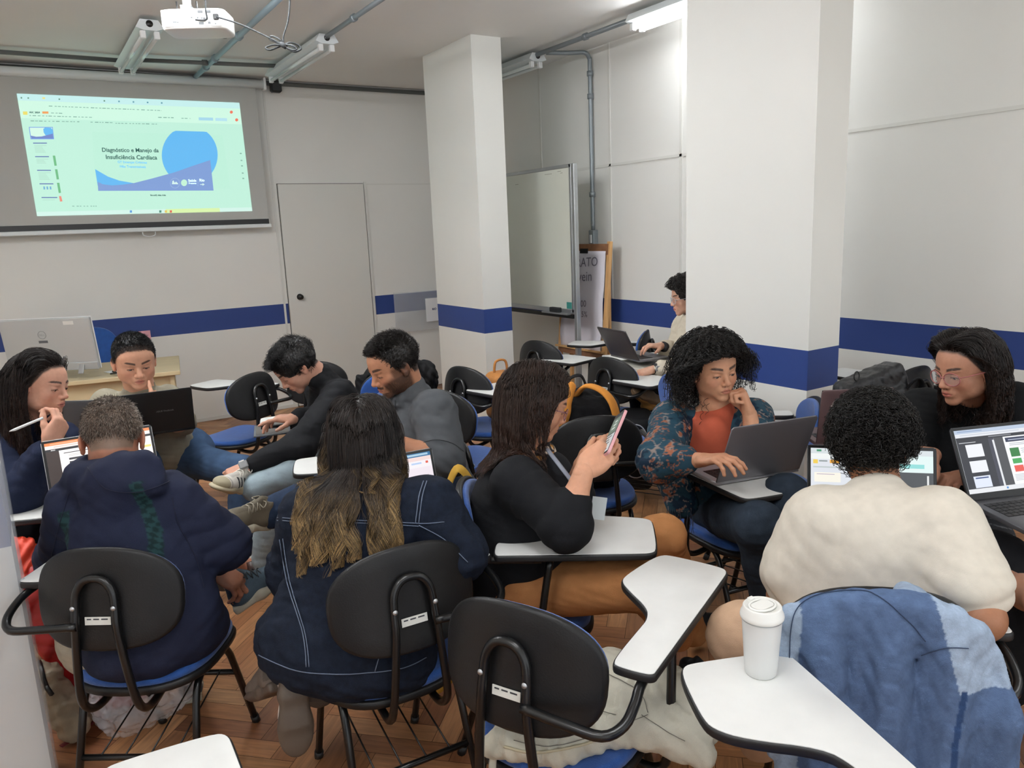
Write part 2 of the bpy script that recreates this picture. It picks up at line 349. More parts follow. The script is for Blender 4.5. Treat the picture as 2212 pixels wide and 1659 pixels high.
conduit([(1.0, 6.87, zc), (2.10, 6.70, zc)], .016, M_PIPED, 'dark conduit on the ceiling between the two unlit tube lights', [((1.5, 6.79, zc), (1, -.1, 0))])
conduit([(1.545, 4.4, zc), (1.54, 7.40, zc)], .020, M_PIPEB, 'blue grey conduit crossing the ceiling beside the projector', [((1.543, 5.85, zc), (0, 1, 0)), ((1.54, 6.6, zc), (0, 1, 0)), ((1.54, 6.95, zc), (0, 1, 0))])
conduit([(2.10, 4.45, zc), (2.10, 5.65, zc)], .017, M_PIPE, 'grey conduit feeding the light behind the looped cable', [((2.10, 5.1, zc), (0, 1, 0))])
conduit([(3.87, 4.33, zc), (3.87, 5.57, zc)], .018, M_PIPE, 'grey conduit joining the glowing light to the one over the whiteboard', [((3.87, 4.9, zc), (0, 1, 0))])
conduit([(XL+.02, YF-.022, CEIL-.03), (XR-.02, YF-.022, CEIL-.03)], .020, M_PIPED, 'dark conduit along the top of the screen wall')
yv = PX(1285, 400, XR)[1]
pp = crom([(3.9, yv+.12, zc), (4.1, yv+.05, zc), (XR-.08, yv, zc), (XR-.035, yv, zc-.04), (XR-.03, yv, zc-.12), (XR-.03, yv, 2.2), (XR-.03, yv, 1.62)], 6)
conduit(pp, .018, M_PIPE, 'grey conduit dropping down the right wall to a switch box', [((XR-.03, yv, z), (0, 0, 1)) for z in (2.9, 2.72, 1.92)])
t = thing('switch_box', 'small grey metal switch box at the end of the dropping conduit', 'switch box', (XR-.0, yv, 1.55))
MB().box((-.055, -.035, -.07), (0, .035, .07), bev=.006).build('box', M_PIPE, t); MB().box((-.06, -.012, -.04), (-.053, .012, .03)).build('switch', M_CAP, t)
# ------------------------------------------------------------------ chairs
def rrect3(x0, x1, y0, y1, r_=.035):
    o = []
    for cx, cy, a0 in ((x1-r_, y1-r_, 0), (x0+r_, y1-r_, 90), (x0+r_, y0+r_, 180), (x1-r_, y0+r_, 270)):
        for i in range(7): a = math.radians(a0+15*i); o.append((cx+r_*math.cos(a), cy+r_*math.sin(a)))
    return o
M_FAB = mat('blue seat fabric', '1d4f98', 0.85, bump=.5, bscale=420, var=.12, vscale=35, sheen=.3)
M_SHELL = mat('black plastic shell', '161617', 0.42, spec=.35, bump=.12, bscale=260, var=.15, vscale=20)
M_TUBE = mat('black painted tube', '0e0f10', 0.28, bump=.05, bscale=120)
M_TABW = mat('white laminate', 'e3e4e1', 0.35, var=.03, vscale=14)
M_EDGE = mat('black rubber edge', '1a1a1b', 0.5)
M_SCREW = mat('zinc screw', 'b9bdc0', 0.35, metal=.8)
M_STICK = mat('paper label', 'd9dad4', 0.6); M_INK = mat('label ink', '3a3c42', 0.6)
def tab_outline(w=.235, f=.43, rr=-.15):
    if f < .1: return rrect3(.06, .38, rr, f)
    x1 = .297; x0 = x1-w
    k = [(x1, rr+.03), (x1, rr+.10), (x1, f-.07), (x1-.002, f-.02), (x1-.03, f), (x0+.05, f+.012), (x0+.015, f+.006), (x0-.005, f-.035), (x0-.028, f-.16), (x0-.025, f-.205),
         (x0+.02, f-.25), (x1-.125, f-.31), (x1-.105, f-.36), (x1-.105, f-.40), (x1-.105, rr+.05), (x1-.10, rr+.01), (x1-.085, rr), (x1-.02, rr), (x1, rr+.01)]
    return chaikin(k, 2)
def make_chair(label, tablet=True, mirror=1, w=.235, f=.43, rr=-.15, arm=True):
    t = thing('tablet_arm_chair', label, 'chair'); mx_ = mirror
    def swarp(x, y, z):
        return (x, y, z-.02*max(0, (y-.08)/.12)**2*(1 if y > .08 else 0)+.006*(x/.2)**2)
    MB().plate(supere(.205, .20, 3.2, 44, 2.6), .425, .458, .014, swarp).build('seat', M_FAB, t)
    MB().plate(supere(.213, .208, 3.2, 44, 2.6), .404, .430, .010, swarp).build('seat_shell', M_SHELL, t)
    tilt = Matrix.Translation((0, -.225, .72)) @ Matrix.Rotation(math.radians(-9), 4, 'X')
    def bw_(x, y, z):   # plate x -> x, plate y -> z, thickness -> y
        v = tilt @ Vector((x, -z-.0+.42*(1-math.cos(x/.42))*1.15, y)); return (v.x, v.y, v.z)
    out = supere(.208, .143, 2.3, 52, 2.9)
    MB().plate(out, 0.0, .022, .010, bw_).build('backrest', M_SHELL, t)
    MB().plate([(x*.965, y*.95) for x, y in out], -.022, .004, .013, bw_).build('back_pad', M_FAB, t)
    # inverted U behind the backrest, hooking under the seat
    def bp(x, z, dy=0.0): v = tilt @ Vector((x, -.034+dy, z-.72)); return (v.x, v.y, v.z)
    pts = [(-.075, -.10, .385), (-.075, -.17, .375), (-.077, -.225, .385), (-.078, -.262, .43), (-.070, -.272, .52)]
    pl = [Vector(p) for p in pts]; up = [bp(-.058, .64), bp(-.055, .70), bp(-.05, .745), bp(-.03, .775), bp(0, .783)]
    half = [tuple(p) for p in pts]+up; full = half+[(-p[0], p[1], p[2]) for p in half[:-1][::-1]]
    MB().tube(crom(full, 4), .0115, 8).build('back_support', M_TUBE, t)
    for sx in (-1, 1):
        v = bp(sx*.056, .705, -.012); MB().lathe([(0, .004), (.006, .003), (.007, 0)], M=Matrix.Translation(v) @ Matrix.Rotation(PI/2, 4, 'X'), n=10).build('bolt', M_SCREW, t)
    st = MB().box((-.036, -.002, -.011), (.036, 0, .011), M=tilt @ Matrix.Translation((0, -.024, -.055))).build('sticker', M_STICK, t)
    for r_i, (u0, u1) in enumerate([(-.03, -.018), (-.012, .004), (.01, .028)]):
        MB().box((u0, -.0026, .003), (u1, -.0019, .0065), M=tilt @ Matrix.Translation((0, -.024, -.055))).build('print', M_INK, st)
    # legs
    LG = {}
    for sx in (-1, 1):
        LG['f', sx] = [(sx*.155, -.02, .398), (sx*.160, .05, .398), (sx*.163, .10, .380), (sx*.165, .135, .33), (sx*.168, .262, .0)]
        LG['r', sx] = [(sx*.160, .0, .398), (sx*.165, -.06, .396), (sx*.168, -.105, .375), (sx*.170, -.13, .33), (sx*.182, -.235, .0)]
        for q in ('f', 'r'):
            P_ = LG[q, sx]; MB().tube(np.vstack([crom(P_[:4], 3), [P_[4]]]), .0115, 8).build('leg', M_TUBE, t)
            a = np.array(P_[4]); d_ = np.array(P_[3])-a; d_ /= np.linalg.norm(d_); MB().cyl(a, a+d_*.03, .0145, 10).build('foot_cap', M_EDGE, t)
    def on(q, sx, z): P_ = LG[q, sx]; a, b_ = np.array(P_[3]), np.array(P_[4]); return a+(b_-a)*((a[2]-z)/(a[2]-b_[2]))
    MB().tube([on('f', -1, .25), on('f', 1, .25)], .0095, 8).build('stretcher', M_TUBE, t)
    MB().tube([on('r', -1, .19), on('r', 1, .19)], .0095, 8).build('stretcher', M_TUBE, t)
    rk = MB()
    for x in (-.11, -.037, .037, .11):
        a = on('f', 1, .25); b_ = on('r', 1, .19); rk.tube([(x, a[1], a[2]+.008), (x, b_[1], b_[2]+.008)], .0028, 5)
    rk.build('book_rack', M_TUBE, t)
    if arm:
        P_ = [bp(mx_*.05, .655, -.01), bp(mx_*.16, .650, -.012), (mx_*.235, -.275, .655), (mx_*.268, -.24, .668), (mx_*.272, -.19, .69), (mx_*.265, -.13, .705), (mx_*.262, .05, .706)]
        MB().tube(crom(P_, 4), .0115, 8).build('arm_tube', M_TUBE, t)
    if tablet:
        P_ = [(mx_*.13, .03, .388), (mx_*.19, .03, .372), (mx_*.235, .032, .375), (mx_*.258, .036, .41), (mx_*.262, .05, .55), (mx_*.255, .075, .70)]
        MB().tube(crom(P_, 4), .0115, 8).build('arm_post', M_TUBE, t)
        ol = tab_outline(w, f, rr)
        if mx_ < 0: ol = [(-x, y) for x, y in ol][::-1]
        tb = MB().plate(ol, .712, .733, .006, top_only=True).build('writing_tablet', M_EDGE, t)
        o_ = np.array(ol); d_ = np.roll(o_, -1, 0)-np.roll(o_, 1, 0); nr = np.stack([d_[:, 1], -d_[:, 0]], 1); nr /= np.linalg.norm(nr, axis=1)[:, None]
        MB().plate([tuple(p) for p in (o_-nr*.0045)], .730, .7345, .001, top_only=True).build('tablet_top', M_TABW, tb)
    return t
_proto = {}
def chair(x, y, th, label, tablet=True, mirror=1, w=.235, f=.43, rr=-.15, arm=True, group='blue tablet arm chairs'):
    key = (tablet, mirror, w, f, rr, arm)
    if key not in _proto: _proto[key] = make_chair(label, tablet, mirror, w, f, rr, arm); o = _proto[key]
    else: o = copy_tree(_proto[key])
    o.location = (x, y, 0); o.rotation_euler = (0, 0, -math.radians(th)); o['label'] = label; o['group'] = group; return o
chair(.20, 2.44, 35, 'blue and black tablet arm chair under the person in the navy hooded jacket', mirror=-1)
chair(.76, 1.97, 3, 'blue and black tablet arm chair under the person in the denim jacket')
chair(1.0, 1.41, 64, 'empty front chair holding the cream canvas bag on its seat', w=.215)
chair(1.29, 1.99, 126, 'chair of the person with the phone, seen from its tablet side', w=.28, f=.39, rr=-.09)
chair(.88, .68, 19, 'chair at the bottom edge whose white tablet carries the travel cup', w=.26)
chair(1.64, 1.04, 44, 'chair under the person in the cream T-shirt, its back draped with denim')
chair(2.32, 2.03, 190, 'chair of the curly haired person with the large grey laptop', w=.27)
chair(2.10, 2.70, 27, 'empty chair whose black back stands behind the pink phone', tablet=False)
chair(3.20, 3.65, 83, 'empty chair in front of the person in the cream cardigan', f=.02, rr=-.27)
chair(3.30, 4.60, 77, 'empty chair in front of the whiteboard leg', f=.02, rr=-.27)
chair(2.38, 4.05, 77, 'empty chair beside the far column behind the grey polo', f=.02, rr=-.27)
chair(1.97, 3.50, 80, 'empty chair showing its blue seat right of the grey polo', tablet=False, arm=False)
chair(2.74, 3.10, -55, 'empty blue seat beside the left sleeve of the patterned jacket', tablet=False, arm=False)
chair(1.02, 4.95, -32, 'empty chair against the screen wall left of the person in the black shirt')
chair(1.68, 5.08, 35, 'chair half hidden behind the arm of the person in the black shirt', tablet=False)
chair(1.22, 2.78, -75, 'chair under the person in the grey polo')
chair(1.34, 3.70, -80, 'chair under the person in the black shirt')
chair(.50, 4.55, 175, 'chair under the person in the olive grey T-shirt')
chair(1.70, 4.05, 215, 'chair with a black bag hung on it behind the grey polo', tablet=False, arm=False)
chair(2.78, 2.24, -48, 'chair beside the near column with its blue back edge on')
chair(3.93, 2.43, 0, 'chair along the right wall with the black backpack on its back')
chair(3.0, 1.62, 200, 'chair under the person in the black sweater', tablet=False)
chair(2.26, .42, 21, 'chair beyond the right edge under the partly seen person')
chair(-.09, 1.02, 2, 'chair whose tablet corner shows at the bottom left edge')
chair(-.16, 3.42, 112, 'chair under the person holding the stylus')
chair(3.72, 3.85, -62, 'chair under the person in the cream cardigan', tablet=True, w=.26)
chair(3.84, 4.52, -40, 'empty chair by the right wall behind the dark laptop')
# ------------------------------------------------------------------ distance-field modelling
class SDF:
    def __init__(s): s.p = []; s.bb = [np.full(3, 1e9), np.full(3, -1e9)]
    def _grow(s, lo, hi): s.bb[0] = np.minimum(s.bb[0], lo); s.bb[1] = np.maximum(s.bb[1], hi)
    def cone(s, a, b, ra, rb, k=.02, op='u', cut=None):
        a = np.array(a, float); b = np.array(b, float); r = max(ra, rb); lo = np.minimum(a, b)-r; hi = np.maximum(a, b)+r
        s.p.append(('c', a, b, ra, rb, k, op, lo, hi, cut)); (s._grow(lo, hi) if op == 'u' else None); return s
    def chain(s, pts, rs, k=.02, op='u'):
        for i in range(len(pts)-1): s.cone(pts[i], pts[i+1], rs[i], rs[i+1], k, op)
        return s
    def ell(s, c, r, R=None, k=.02, op='u'):
        c = np.array(c, float); r = np.array(r, float)*np.ones(3); R = np.eye(3) if R is None else np.array(R, float); e = np.sqrt(((R*r)**2).sum(1))
        s.p.append(('e', c, r, R, None, k, op, c-e, c+e, None)); (s._grow(c-e, c+e) if op == 'u' else None); return s
    def rbox(s, c, hsz, R=None, rad=.02, k=.01, op='u'):
        c = np.array(c, float); hsz = np.array(hsz, float); R = np.eye(3) if R is None else np.array(R, float); e = np.sqrt(((R*hsz)**2).sum(1))*1.3+.01
        s.p.append(('b', c, hsz, R, rad, k, op, c-e, c+e, None)); (s._grow(c-e, c+e) if op == 'u' else None); return s
    def _ev(s, q, P):
        if q[0] == 'c':
            _, a, b, ra, rb = q[:5]; ba = b-a; h = np.clip(((P-a)@ba)/(ba@ba+1e-12), 0, 1); d = P-a-h[..., None]*ba
            return np.sqrt((d*d).sum(-1))-(ra+(rb-ra)*h)
        L = (P-q[1])@q[3]
        if q[0] == 'e':
            r = q[2]; k0 = np.sqrt(((L/r)**2).sum(-1)); k1 = np.sqrt(((L/(r*r))**2).sum(-1))+1e-9
            return k0*(k0-1)/k1
        d = np.abs(L)-(q[2]-q[4]); return np.sqrt((np.maximum(d, 0)**2).sum(-1))+np.minimum(d.max(-1), 0)-q[4]
    def _comb(s, A, d, q):
        k = q[5]
        if q[6] == 'u': h = np.maximum(k-np.abs(A-d), 0)/k; return np.minimum(A, d)-h*h*k*.25
        d = -d; h = np.maximum(k-np.abs(A-d), 0)/k; return np.maximum(A, d)+h*h*k*.25
    def at(s, P):
        A = np.full(P.shape[:-1], 1.0)
        for q in s.p: A = s._comb(A, s._ev(q, P), q)
        return A
    def mesh(s, vox=.005, lo=None, hi=None, disp=None, smooth=0):
        lo = (s.bb[0] if lo is None else np.array(lo, float))-3*vox-.01; hi = (s.bb[1] if hi is None else np.array(hi, float))+3*vox+.01
        n = np.ceil((hi-lo)/vox).astype(int)+1; G = np.full(n, .2, np.float32)
        ax = [lo[i]+vox*np.arange(n[i]) for i in range(3)]
        for q in s.p:
            m = q[5]+2.5*vox+.005; i0 = np.maximum(np.floor((q[7]-m-lo)/vox).astype(int), 0); i1 = np.minimum(np.ceil((q[8]+m-lo)/vox).astype(int)+1, n)
            if (i1 <= i0).any(): continue
            sl = tuple(slice(i0[i], i1[i]) for i in range(3)); P = np.stack(np.meshgrid(*[ax[i][sl[i]] for i in range(3)], indexing='ij'), -1)
            G[sl] = s._comb(G[sl], s._ev(q, P), q)
        G = np.clip(G, -3*vox, 3*vox)
        if disp is not None:
            band = np.argwhere(np.abs(G) < 2.9*vox); P = band*vox+lo; G[tuple(band.T)] += disp(P)
        g = openvdb.FloatGrid(3*vox); g.copyFromArray(G); p, qd = g.convertToQuads(0.0)
        v = p.astype(np.float64)*vox+lo; f = qd.astype(np.int32); c = v.mean(0); a, b, d = v[f[:, 0]]-c, v[f[:, 1]]-c, v[f[:, 2]]-c
        return (v, f) if (a*np.cross(b, d)).sum() > 0 else (v, np.ascontiguousarray(f[:, ::-1]))
def sdf_obj(name, s, m, parent=None, vox=.005, off=None, col=None, disp=None, lo=None, hi=None):
    v, f = s.mesh(vox, lo, hi, disp)
    return obj_np(name, v, f, m, parent, True, None if col is None else (col(v) if callable(col) else np.tile(np.array(lin(col)), (len(v), 1))), off)
def _h(seed, n=10):
    r = np.random.default_rng(seed); return r.normal(size=(n, 3)), r.uniform(0, 6.28, n)
def wrinkle(P, amp, wl, seed=0, stretch=(1, 1, 1), sharp=True, n=7):
    D, ph = _h(seed, n); P = P*np.array(stretch)/wl
    P = P+.35*np.stack([np.sin(P[:, 1]*2.1+1), np.sin(P[:, 2]*1.7+2), np.sin(P[:, 0]*1.9)], 1)
    a = np.zeros(len(P))
    for i in range(n):
        w = np.sin((P@D[i])*1.2*(1+i*.12)*2.2+ph[i]); a += (1-2*np.abs(w) if sharp else w)/(1+i*.25)
    return amp*a/2.2
def snoise(P, sc, seed=0):
    D, ph = _h(seed+50, 12); a = np.zeros(len(P))
    for i in range(12): a += np.sin((P@D[i])*sc*(1+.4*i)+ph[i])/(1+.3*i)
    return a/3
def unit(v): v = np.array(v, float); return v/(np.linalg.norm(v)+1e-12)
def basis(f, up=(0, 0, 1), roll=0.0):
    """columns: right, forward, up"""
    f = unit(f); r = unit(np.cross(f, up)); u = np.cross(r, f); c, s_ = math.cos(roll), math.sin(roll)
    return np.stack([r*c+u*s_, f, -r*s_+u*c], 1)
# ------------------------------------------------------------------ wall and ceiling things
M_GREYFAB = mat('projection fabric', 'b9bab6', 0.8); M_BLK = mat('black plastic', '151617', 0.4); M_WHT = mat('white plastic', 'e8e9e8', 0.35); M_ALU = mat('brushed aluminium', 'b4b8ba', 0.35, metal=.75)
M_SCRE = mat('lit screen picture', 'ffffff', 0.5, attr=True, emit=.84)
YS = 7.40
t = thing('projection_screen', 'pull-down projection screen showing the blue and mint presentation slide', 'projection screen', (1.0, YS, 2.4))
o_ = np.array([1.0, YS, 2.4])
MB().cyl((-1.35, YS, 3.005), (2.125, YS, 3.035), .038, 16).build('roller_case', M_METAL, t, off=o_)
MB().box((2.118, YS-.045, 2.985), (2.14, YS+.045, 3.09), bev=.006).build('case_bracket', M_CAP, t, off=o_)
m = MB()
for i in range(24):
    u0, u1 = i/24, (i+1)/24; xa, xb = -1.25+3.30*u0, -1.25+3.30*u1
    m.add([(xa, YS, 1.80), (xb, YS, 1.80), (xb, YS, 3.0), (xa, YS, 3.0), (xa, YS+.004, 1.80), (xb, YS+.004, 1.80), (xb, YS+.004, 3.0), (xa, YS+.004, 3.0)], [(0, 1, 2, 3), (7, 6, 5, 4)])
m.build('fabric', M_GREYFAB, t, off=o_)
MB().box((-1.25, YS-.006, 1.80), (2.05, YS-.001, 1.845)).build('black_border', M_BLK, t, off=o_)
MB().box((-1.27, YS-.016, 1.765), (2.07, YS+.016, 1.80), bev=.006).build('bottom_bar', M_METAL, t, off=o_)
c0 = PY(322, 503, YS); MB().tube(crom([(c0[0]-.05, YS, 1.765), (c0[0]-.045, YS, 1.735), (c0[0], YS, 1.722), (c0[0]+.045, YS, 1.735), (c0[0]+.05, YS, 1.765)], 4), .005, 6).build('pull_handle', M_METAL, t, off=o_)
YI = YS-.004
def sp(x, y, d=0): q = PY(x, y, YI); return (q[0], YI-d, q[2])
pic = MB()
def poly(pts, c, d): pic.cur = c; pic.add([sp(x, y, d) for x, y in pts][::-1], [tuple(range(len(pts)))])
# the picture: page colour patches on a grid so the tint can drift like the projected page
TL, TR, BR, BL = np.array((36, 202.)), np.array((517, 222.)), np.array((545, 456.)), np.array((80, 467.))
def uvp(u, v): return (TL*(1-u)+TR*u)*(1-v)+(BL*(1-u)+BR*u)*v
poly([TL, TR, BR, BL], 'c3f3de', 0)
poly([uvp(0, 0), uvp(1, 0), uvp(1, .055), uvp(0, .055)], 'c8f2f0', .0006)
poly([uvp(0, .055), uvp(1, .055), uvp(1, .20), uvp(0, .20)], 'd2fbe6', .0006)
poly([uvp(0, .965), uvp(1, .965), uvp(1, 1), uvp(0, 1)], 'd6f7ec', .0006); poly([uvp(.6, .965), uvp(.85, .965), uvp(.85, 1), uvp(.6, 1)], 'dcf7ae', .0012)
def Zm(x, y): return (30+x*530/2212, 190+y*290/1210)
def pz(pts, c, d=.0018): poly([Zm(*p) for p in pts], c, d)
pz([(705, 395), (1880, 425), (1950, 905), (740, 925)], 'c0f2dc', .0009)
disc = [(1585+252*math.cos(a), 605+262*math.sin(a)) for a in np.linspace(0, 2*PI, 48, endpoint=False)]
disc = [(x, max(y, 385+(x-1420)*.03)) for x, y in disc]; pz(disc, '62bbf5')
pz([(732, 732), (850, 800), (950, 835), (1080, 858), (900, 900), (755, 880)], '62bbf5', .0022)
wv = [(755, 845), (800, 868), (880, 878), (980, 872), (1080, 858), (1250, 815), (1450, 760), (1620, 700), (1770, 650), (1803, 925), (760, 928)]
pic.cur = '7f9fd8'
for i in range(len(wv)-3):
    a, b = wv[i], wv[i+1]; fy = lambda x: 928-(x-760)*.003
    poly([Zm(*a), Zm(*b), Zm(b[0]+(30 if b[0] > 1700 else 0), fy(b[0])), Zm(max(a[0], 760), fy(a[0]))], '7f9fd8', .0026)
pz([(1516+28*math.cos(a)+18, 855+30*math.sin(a)) for a in np.linspace(0, 2*PI, 20, endpoint=False)], 'c5f5d8', .0034)
rg = [(1452+44*math.cos(a), 858+46*math.sin(a)) for a in np.linspace(0, 2*PI, 24, endpoint=False)]; rg2 = [(1452+41*math.cos(a), 858+43*math.sin(a)) for a in np.linspace(0, 2*PI, 24, endpoint=False)]
for i in range(24): j = (i+1) % 24; poly([Zm(*rg[i]), Zm(*rg[j]), Zm(*rg2[j]), Zm(*rg2[i])], 'a9c4e6', .0032)
pz([(1424, 868), (1428, 840), (1437, 832), (1450, 855), (1462, 843), (1478, 860), (1482, 868)], 'd7f4f0', .0036)
pz([(1678, 868), (1700, 866), (1700, 858), (1720, 870), (1700, 882), (1700, 874), (1678, 873)], 'd7f4f0', .0036)
pz([(1658, 828), (1660, 828), (1660, 885), (1658, 885)], 'a9c4e6', .0036)
# thumbnails
pz([(135, 352), (350, 352), (362, 462), (150, 462)], '6f9bea', .0018); pz([(142, 358), (345, 358), (355, 456), (156, 456)], 'd8fbe9', .0024)
pz([(265, 370), (280, 358), (335, 360), (350, 380), (350, 420), (330, 430), (285, 428), (268, 400)], '62bbf5', .003); pz([(152, 430), (200, 440), (250, 438), (350, 412), (355, 456), (158, 456)], '7088cc', .0034)
for (x, y, n_) in ((172, 493, 6), (190, 615, 4), (208, 738, 6), (230, 860, 0), (248, 983, 1)):
    pz([(x, y), (x+(142 if y > 950 else 125), y), (x+(144 if y > 950 else 127), y+9), (x+2, y+9)], '6078b4')
    for i in range(n_): pz([(x+10+i*2, y+25+i*12), (x+120-((i*37) % 45), y+25+i*12), (x+122-((i*37) % 45), y+28+i*12), (x+12+i*2, y+28+i*12)], 'a5d0bd')
for (x, y) in ((350, 610), (370, 733), (388, 855)): pz([(x, y), (x+22, y), (x+37, y+90), (x+16, y+92)], '6fbf86')
pz([(406, 975), (426, 975), (438, 1022), (416, 1024)], 'f28f7d')
for x in (265, 293, 322): pz([(x, 888), (x+14, 888), (x+17, 915), (x+3, 915)], '6fb0d8')
# browser marks
pz([(80, 212), (120, 212), (124, 242), (84, 242)], 'efe16a'); pz([(255, 212), (310, 212), (312, 232), (257, 232)], 'f5a35b')
pz([(255, 84), (280, 84), (282, 100), (258, 100)], 'f1e58c')
for (x, y) in ((1960, 218), (2008, 288)): pz([(x+14*math.cos(a), y+14*math.sin(a)) for a in np.linspace(0, 2*PI, 12, endpoint=False)], 'f47c5e')
pz([(1665, 265), (1795, 268), (1797, 295), (1667, 292)], 'a9dcee'); pz([(1815, 270), (1920, 273), (1922, 300), (1817, 297)], 'b7e6f2')
for x in (60, 122, 402, 808, 940, 1070, 1198, 1325): pz([(x, 82+(x-60)*.037), (x+14, 82+(x-60)*.037), (x+15, 96+(x-60)*.037), (x+1, 96+(x-60)*.037)], '5f9fb0' if x > 900 else '6fa08d')
for (x0, x1, y, s_) in ((315, 1330, 160, .04), (140, 236, 218, .03), (335, 440, 222, .03), (140, 720, 245, .03), (150, 590, 293, .02), (690, 890, 305, .02), (915, 1295, 315, .02), (1300, 1440, 262, .02), (1510, 1590, 270, .02), (1230, 1370, 966, 0), (525, 745, 1062, 0)):
    x = x0
    while x < x1:
        w = random.choice((14, 20, 26, 32)); yy = y+(x-x0)*s_; pz([(x, yy), (min(x+w, x1), yy+w*s_), (min(x+w, x1), yy+8), (x, yy+7)], '8dbfae' if w < 30 else '7aac9c'); x += w+random.choice((9, 14, 20))
for (x, c) in ((1045, '5d9fe0'), (1310, '4a8f7a'), (1360, 'e8c85a'), (1405, 'e06a5a')): pz([(x, 1103), (x+20, 1103), (x+20, 1124), (x, 1124)], c)
for y in (585, 648, 697, 762, 810): pz([(2036+(y-585)*.1, y), (2052+(y-585)*.1, y), (2054+(y-585)*.1, y+11), (2038+(y-585)*.1, y+11)], '86b8a5')
pic.build('projected_picture', M_SCRE, t, off=o_, colors=True)
M_T1 = mat('slide text dark', '2d5a55', 0.6, emit=.6); M_T2 = mat('slide text blue', '5aa9d8', 0.6, emit=.9); M_T3 = mat('slide text pale', 'd7f4f0', 0.6, emit=1.0)
def stext(s_, x0, y0, x1, y1, m_, name='slide_text'):
    a = Vector(sp(*Zm(x0, y0), .004)); b_ = Vector(sp(*Zm(x1, y1), .004)); up = Vector(sp(*Zm(x0-7, y0-60), .004))-a
    q = text_mesh(name, s_, 1.0, m_, Matrix.Identity(4), t, bold=.022); w = max(v.co.x for v in q.data.vertices); s1 = (b_-a).length/w
    x_ = (b_-a).normalized(); z_ = up.normalized(); hgt = s1*1.05
    M = Matrix(((x_.x*s1, z_.x*hgt, 0, a.x), (x_.y, 0, -.001, a.y), (x_.z*s1, z_.z*hgt, 0, a.z), (0, 0, 0, 1))); q.data.transform(M); q.data.transform(Matrix.Translation(-Vector(o_))); return q
stext('Diagnóstico e Manejo da', 793, 575, 1306, 580, M_T1); stext('Insuficiência Cardíaca', 828, 640, 1292, 645, M_T1)
stext('GT Doenças Crônicas', 935, 677, 1200, 682, M_T2); stext('Não Transmissíveis', 955, 717, 1190, 722, M_T2)
stext('Saúde', 1572, 845, 1645, 845, M_T3); stext('Presente', 1576, 866, 1645, 866, M_T3); stext('Rio', 1672, 843, 1718, 843, M_T3)
stext('Beautify this slide', 1230, 973, 1370, 973, M_T1); stext('ICC 2024', 140, 227, 236, 229, M_T1)
# projector
pj = Matrix.Translation(V(430, 52, 4.0)) @ Matrix.Rotation(-math.radians(28), 4, 'Z')
t = thing('projector', 'white ceiling projector with ports and cables on its back panel', 'projector'); t.matrix_world = pj
MB().plate(supere(.162, .115, 6, 36), -.048, .048, .012).build('body', mat('projector white', 'eeeeeb', 0.35), t)
p = MB().box((-.150, -.1185, -.040), (.150, -.112, .040), bev=.003).build('back_panel', mat('panel white', 'f6f6f3', 0.4), t)
for (x, z, w, h_) in ((.045, .028, .012, .006), (.085, .028, .012, .006), (.03, .0, .004, .004), (.05, -.002, .004, .004), (.062, -.004, .005, .005), (.075, -.005, .005, .005), (.045, -.026, .012, .006), (.085, -.025, .006, .005), (.0, .002, .004, .003), (-.07, -.02, .003, .003), (-.085, -.018, .010, .003), (.115, -.03, .003, .003)):
    MB().box((x-w, -.1205, z-h_), (x+w, -.118, z+h_)).build('port', mat('port grey', '55585a', 0.5), p)
MB().lathe([(0, .002), (.026, .0015), (.027, 0)], M=Matrix.Translation((-.105, -.118, .012)) @ Matrix.Rotation(PI/2, 4, 'X'), n=20).build('speaker_grille', mat('pale grille', 'd8d8d8', 0.6), p)
MB().box((.108, -.128, -.012), (.134, -.116, .016), bev=.003).build('power_plug', M_BLK, p)
MB().cyl((-.05, .0, .048), (-.05, .0, .40), .021, 16).build('pole', M_WHT, t)
b_ = MB().box((-.10, -.05, .05), (.02, .05, .06)); b_.box((-.075, -.035, .06), (-.025, .035, .085)); b_.build('bracket', M_ALU, t)
for s_ in (-.09, .01): MB().cyl((s_, -.04, .03), (s_, -.04, .10), .004, 8).build('bracket_rod', M_BLK, t)
MB().lathe([(0, .03), (.03, .025), (.036, .0)], M=pj.inverted() @ Matrix.Translation(pj @ Vector((.09, .12, -.01))) @ Matrix.Rotation(-PI/2, 4, 'X'), n=20).build('lens', mat('lens glass', '20242c', 0.05, coat=1), t)
# hanging cables with the bow-tied loop
def cable(pts, label, r=.0042, mt=None):
    pts = np.array(pts, float); t_ = thing('cable', label, 'cable', tuple(pts[0])); MB().tube(crom(pts-pts[0], 6), r, 6).build('wire', mt or mat('dark grey cable', '26292b', .7), t_); return t_
q0 = np.array(pj @ Vector((.125, -.13, 0))); knot = V(612, 97, 3.9)
cable([V(443, -30, 3.85), V(444, 20, 3.86), V(446, 42, 3.88), np.array(pj @ Vector((.02, -.128, -.012)))], 'dark cable hanging straight down in front of the projector ports')
lp = [q0, q0+(knot-q0)*.35+np.array((0, 0, .012)), q0+(knot-q0)*.7+np.array((0, 0, .008)), knot]
def loop(cx, cy, rx, ry, a0): return [V(cx+rx*math.cos(a)*math.cos(a0)-ry*math.sin(a)*math.sin(a0), cy+rx*math.cos(a)*math.sin(a0)+ry*math.sin(a)*math.cos(a0), 3.9+.02*math.sin(2*a)) for a in np.linspace(PI, -PI, 9)]
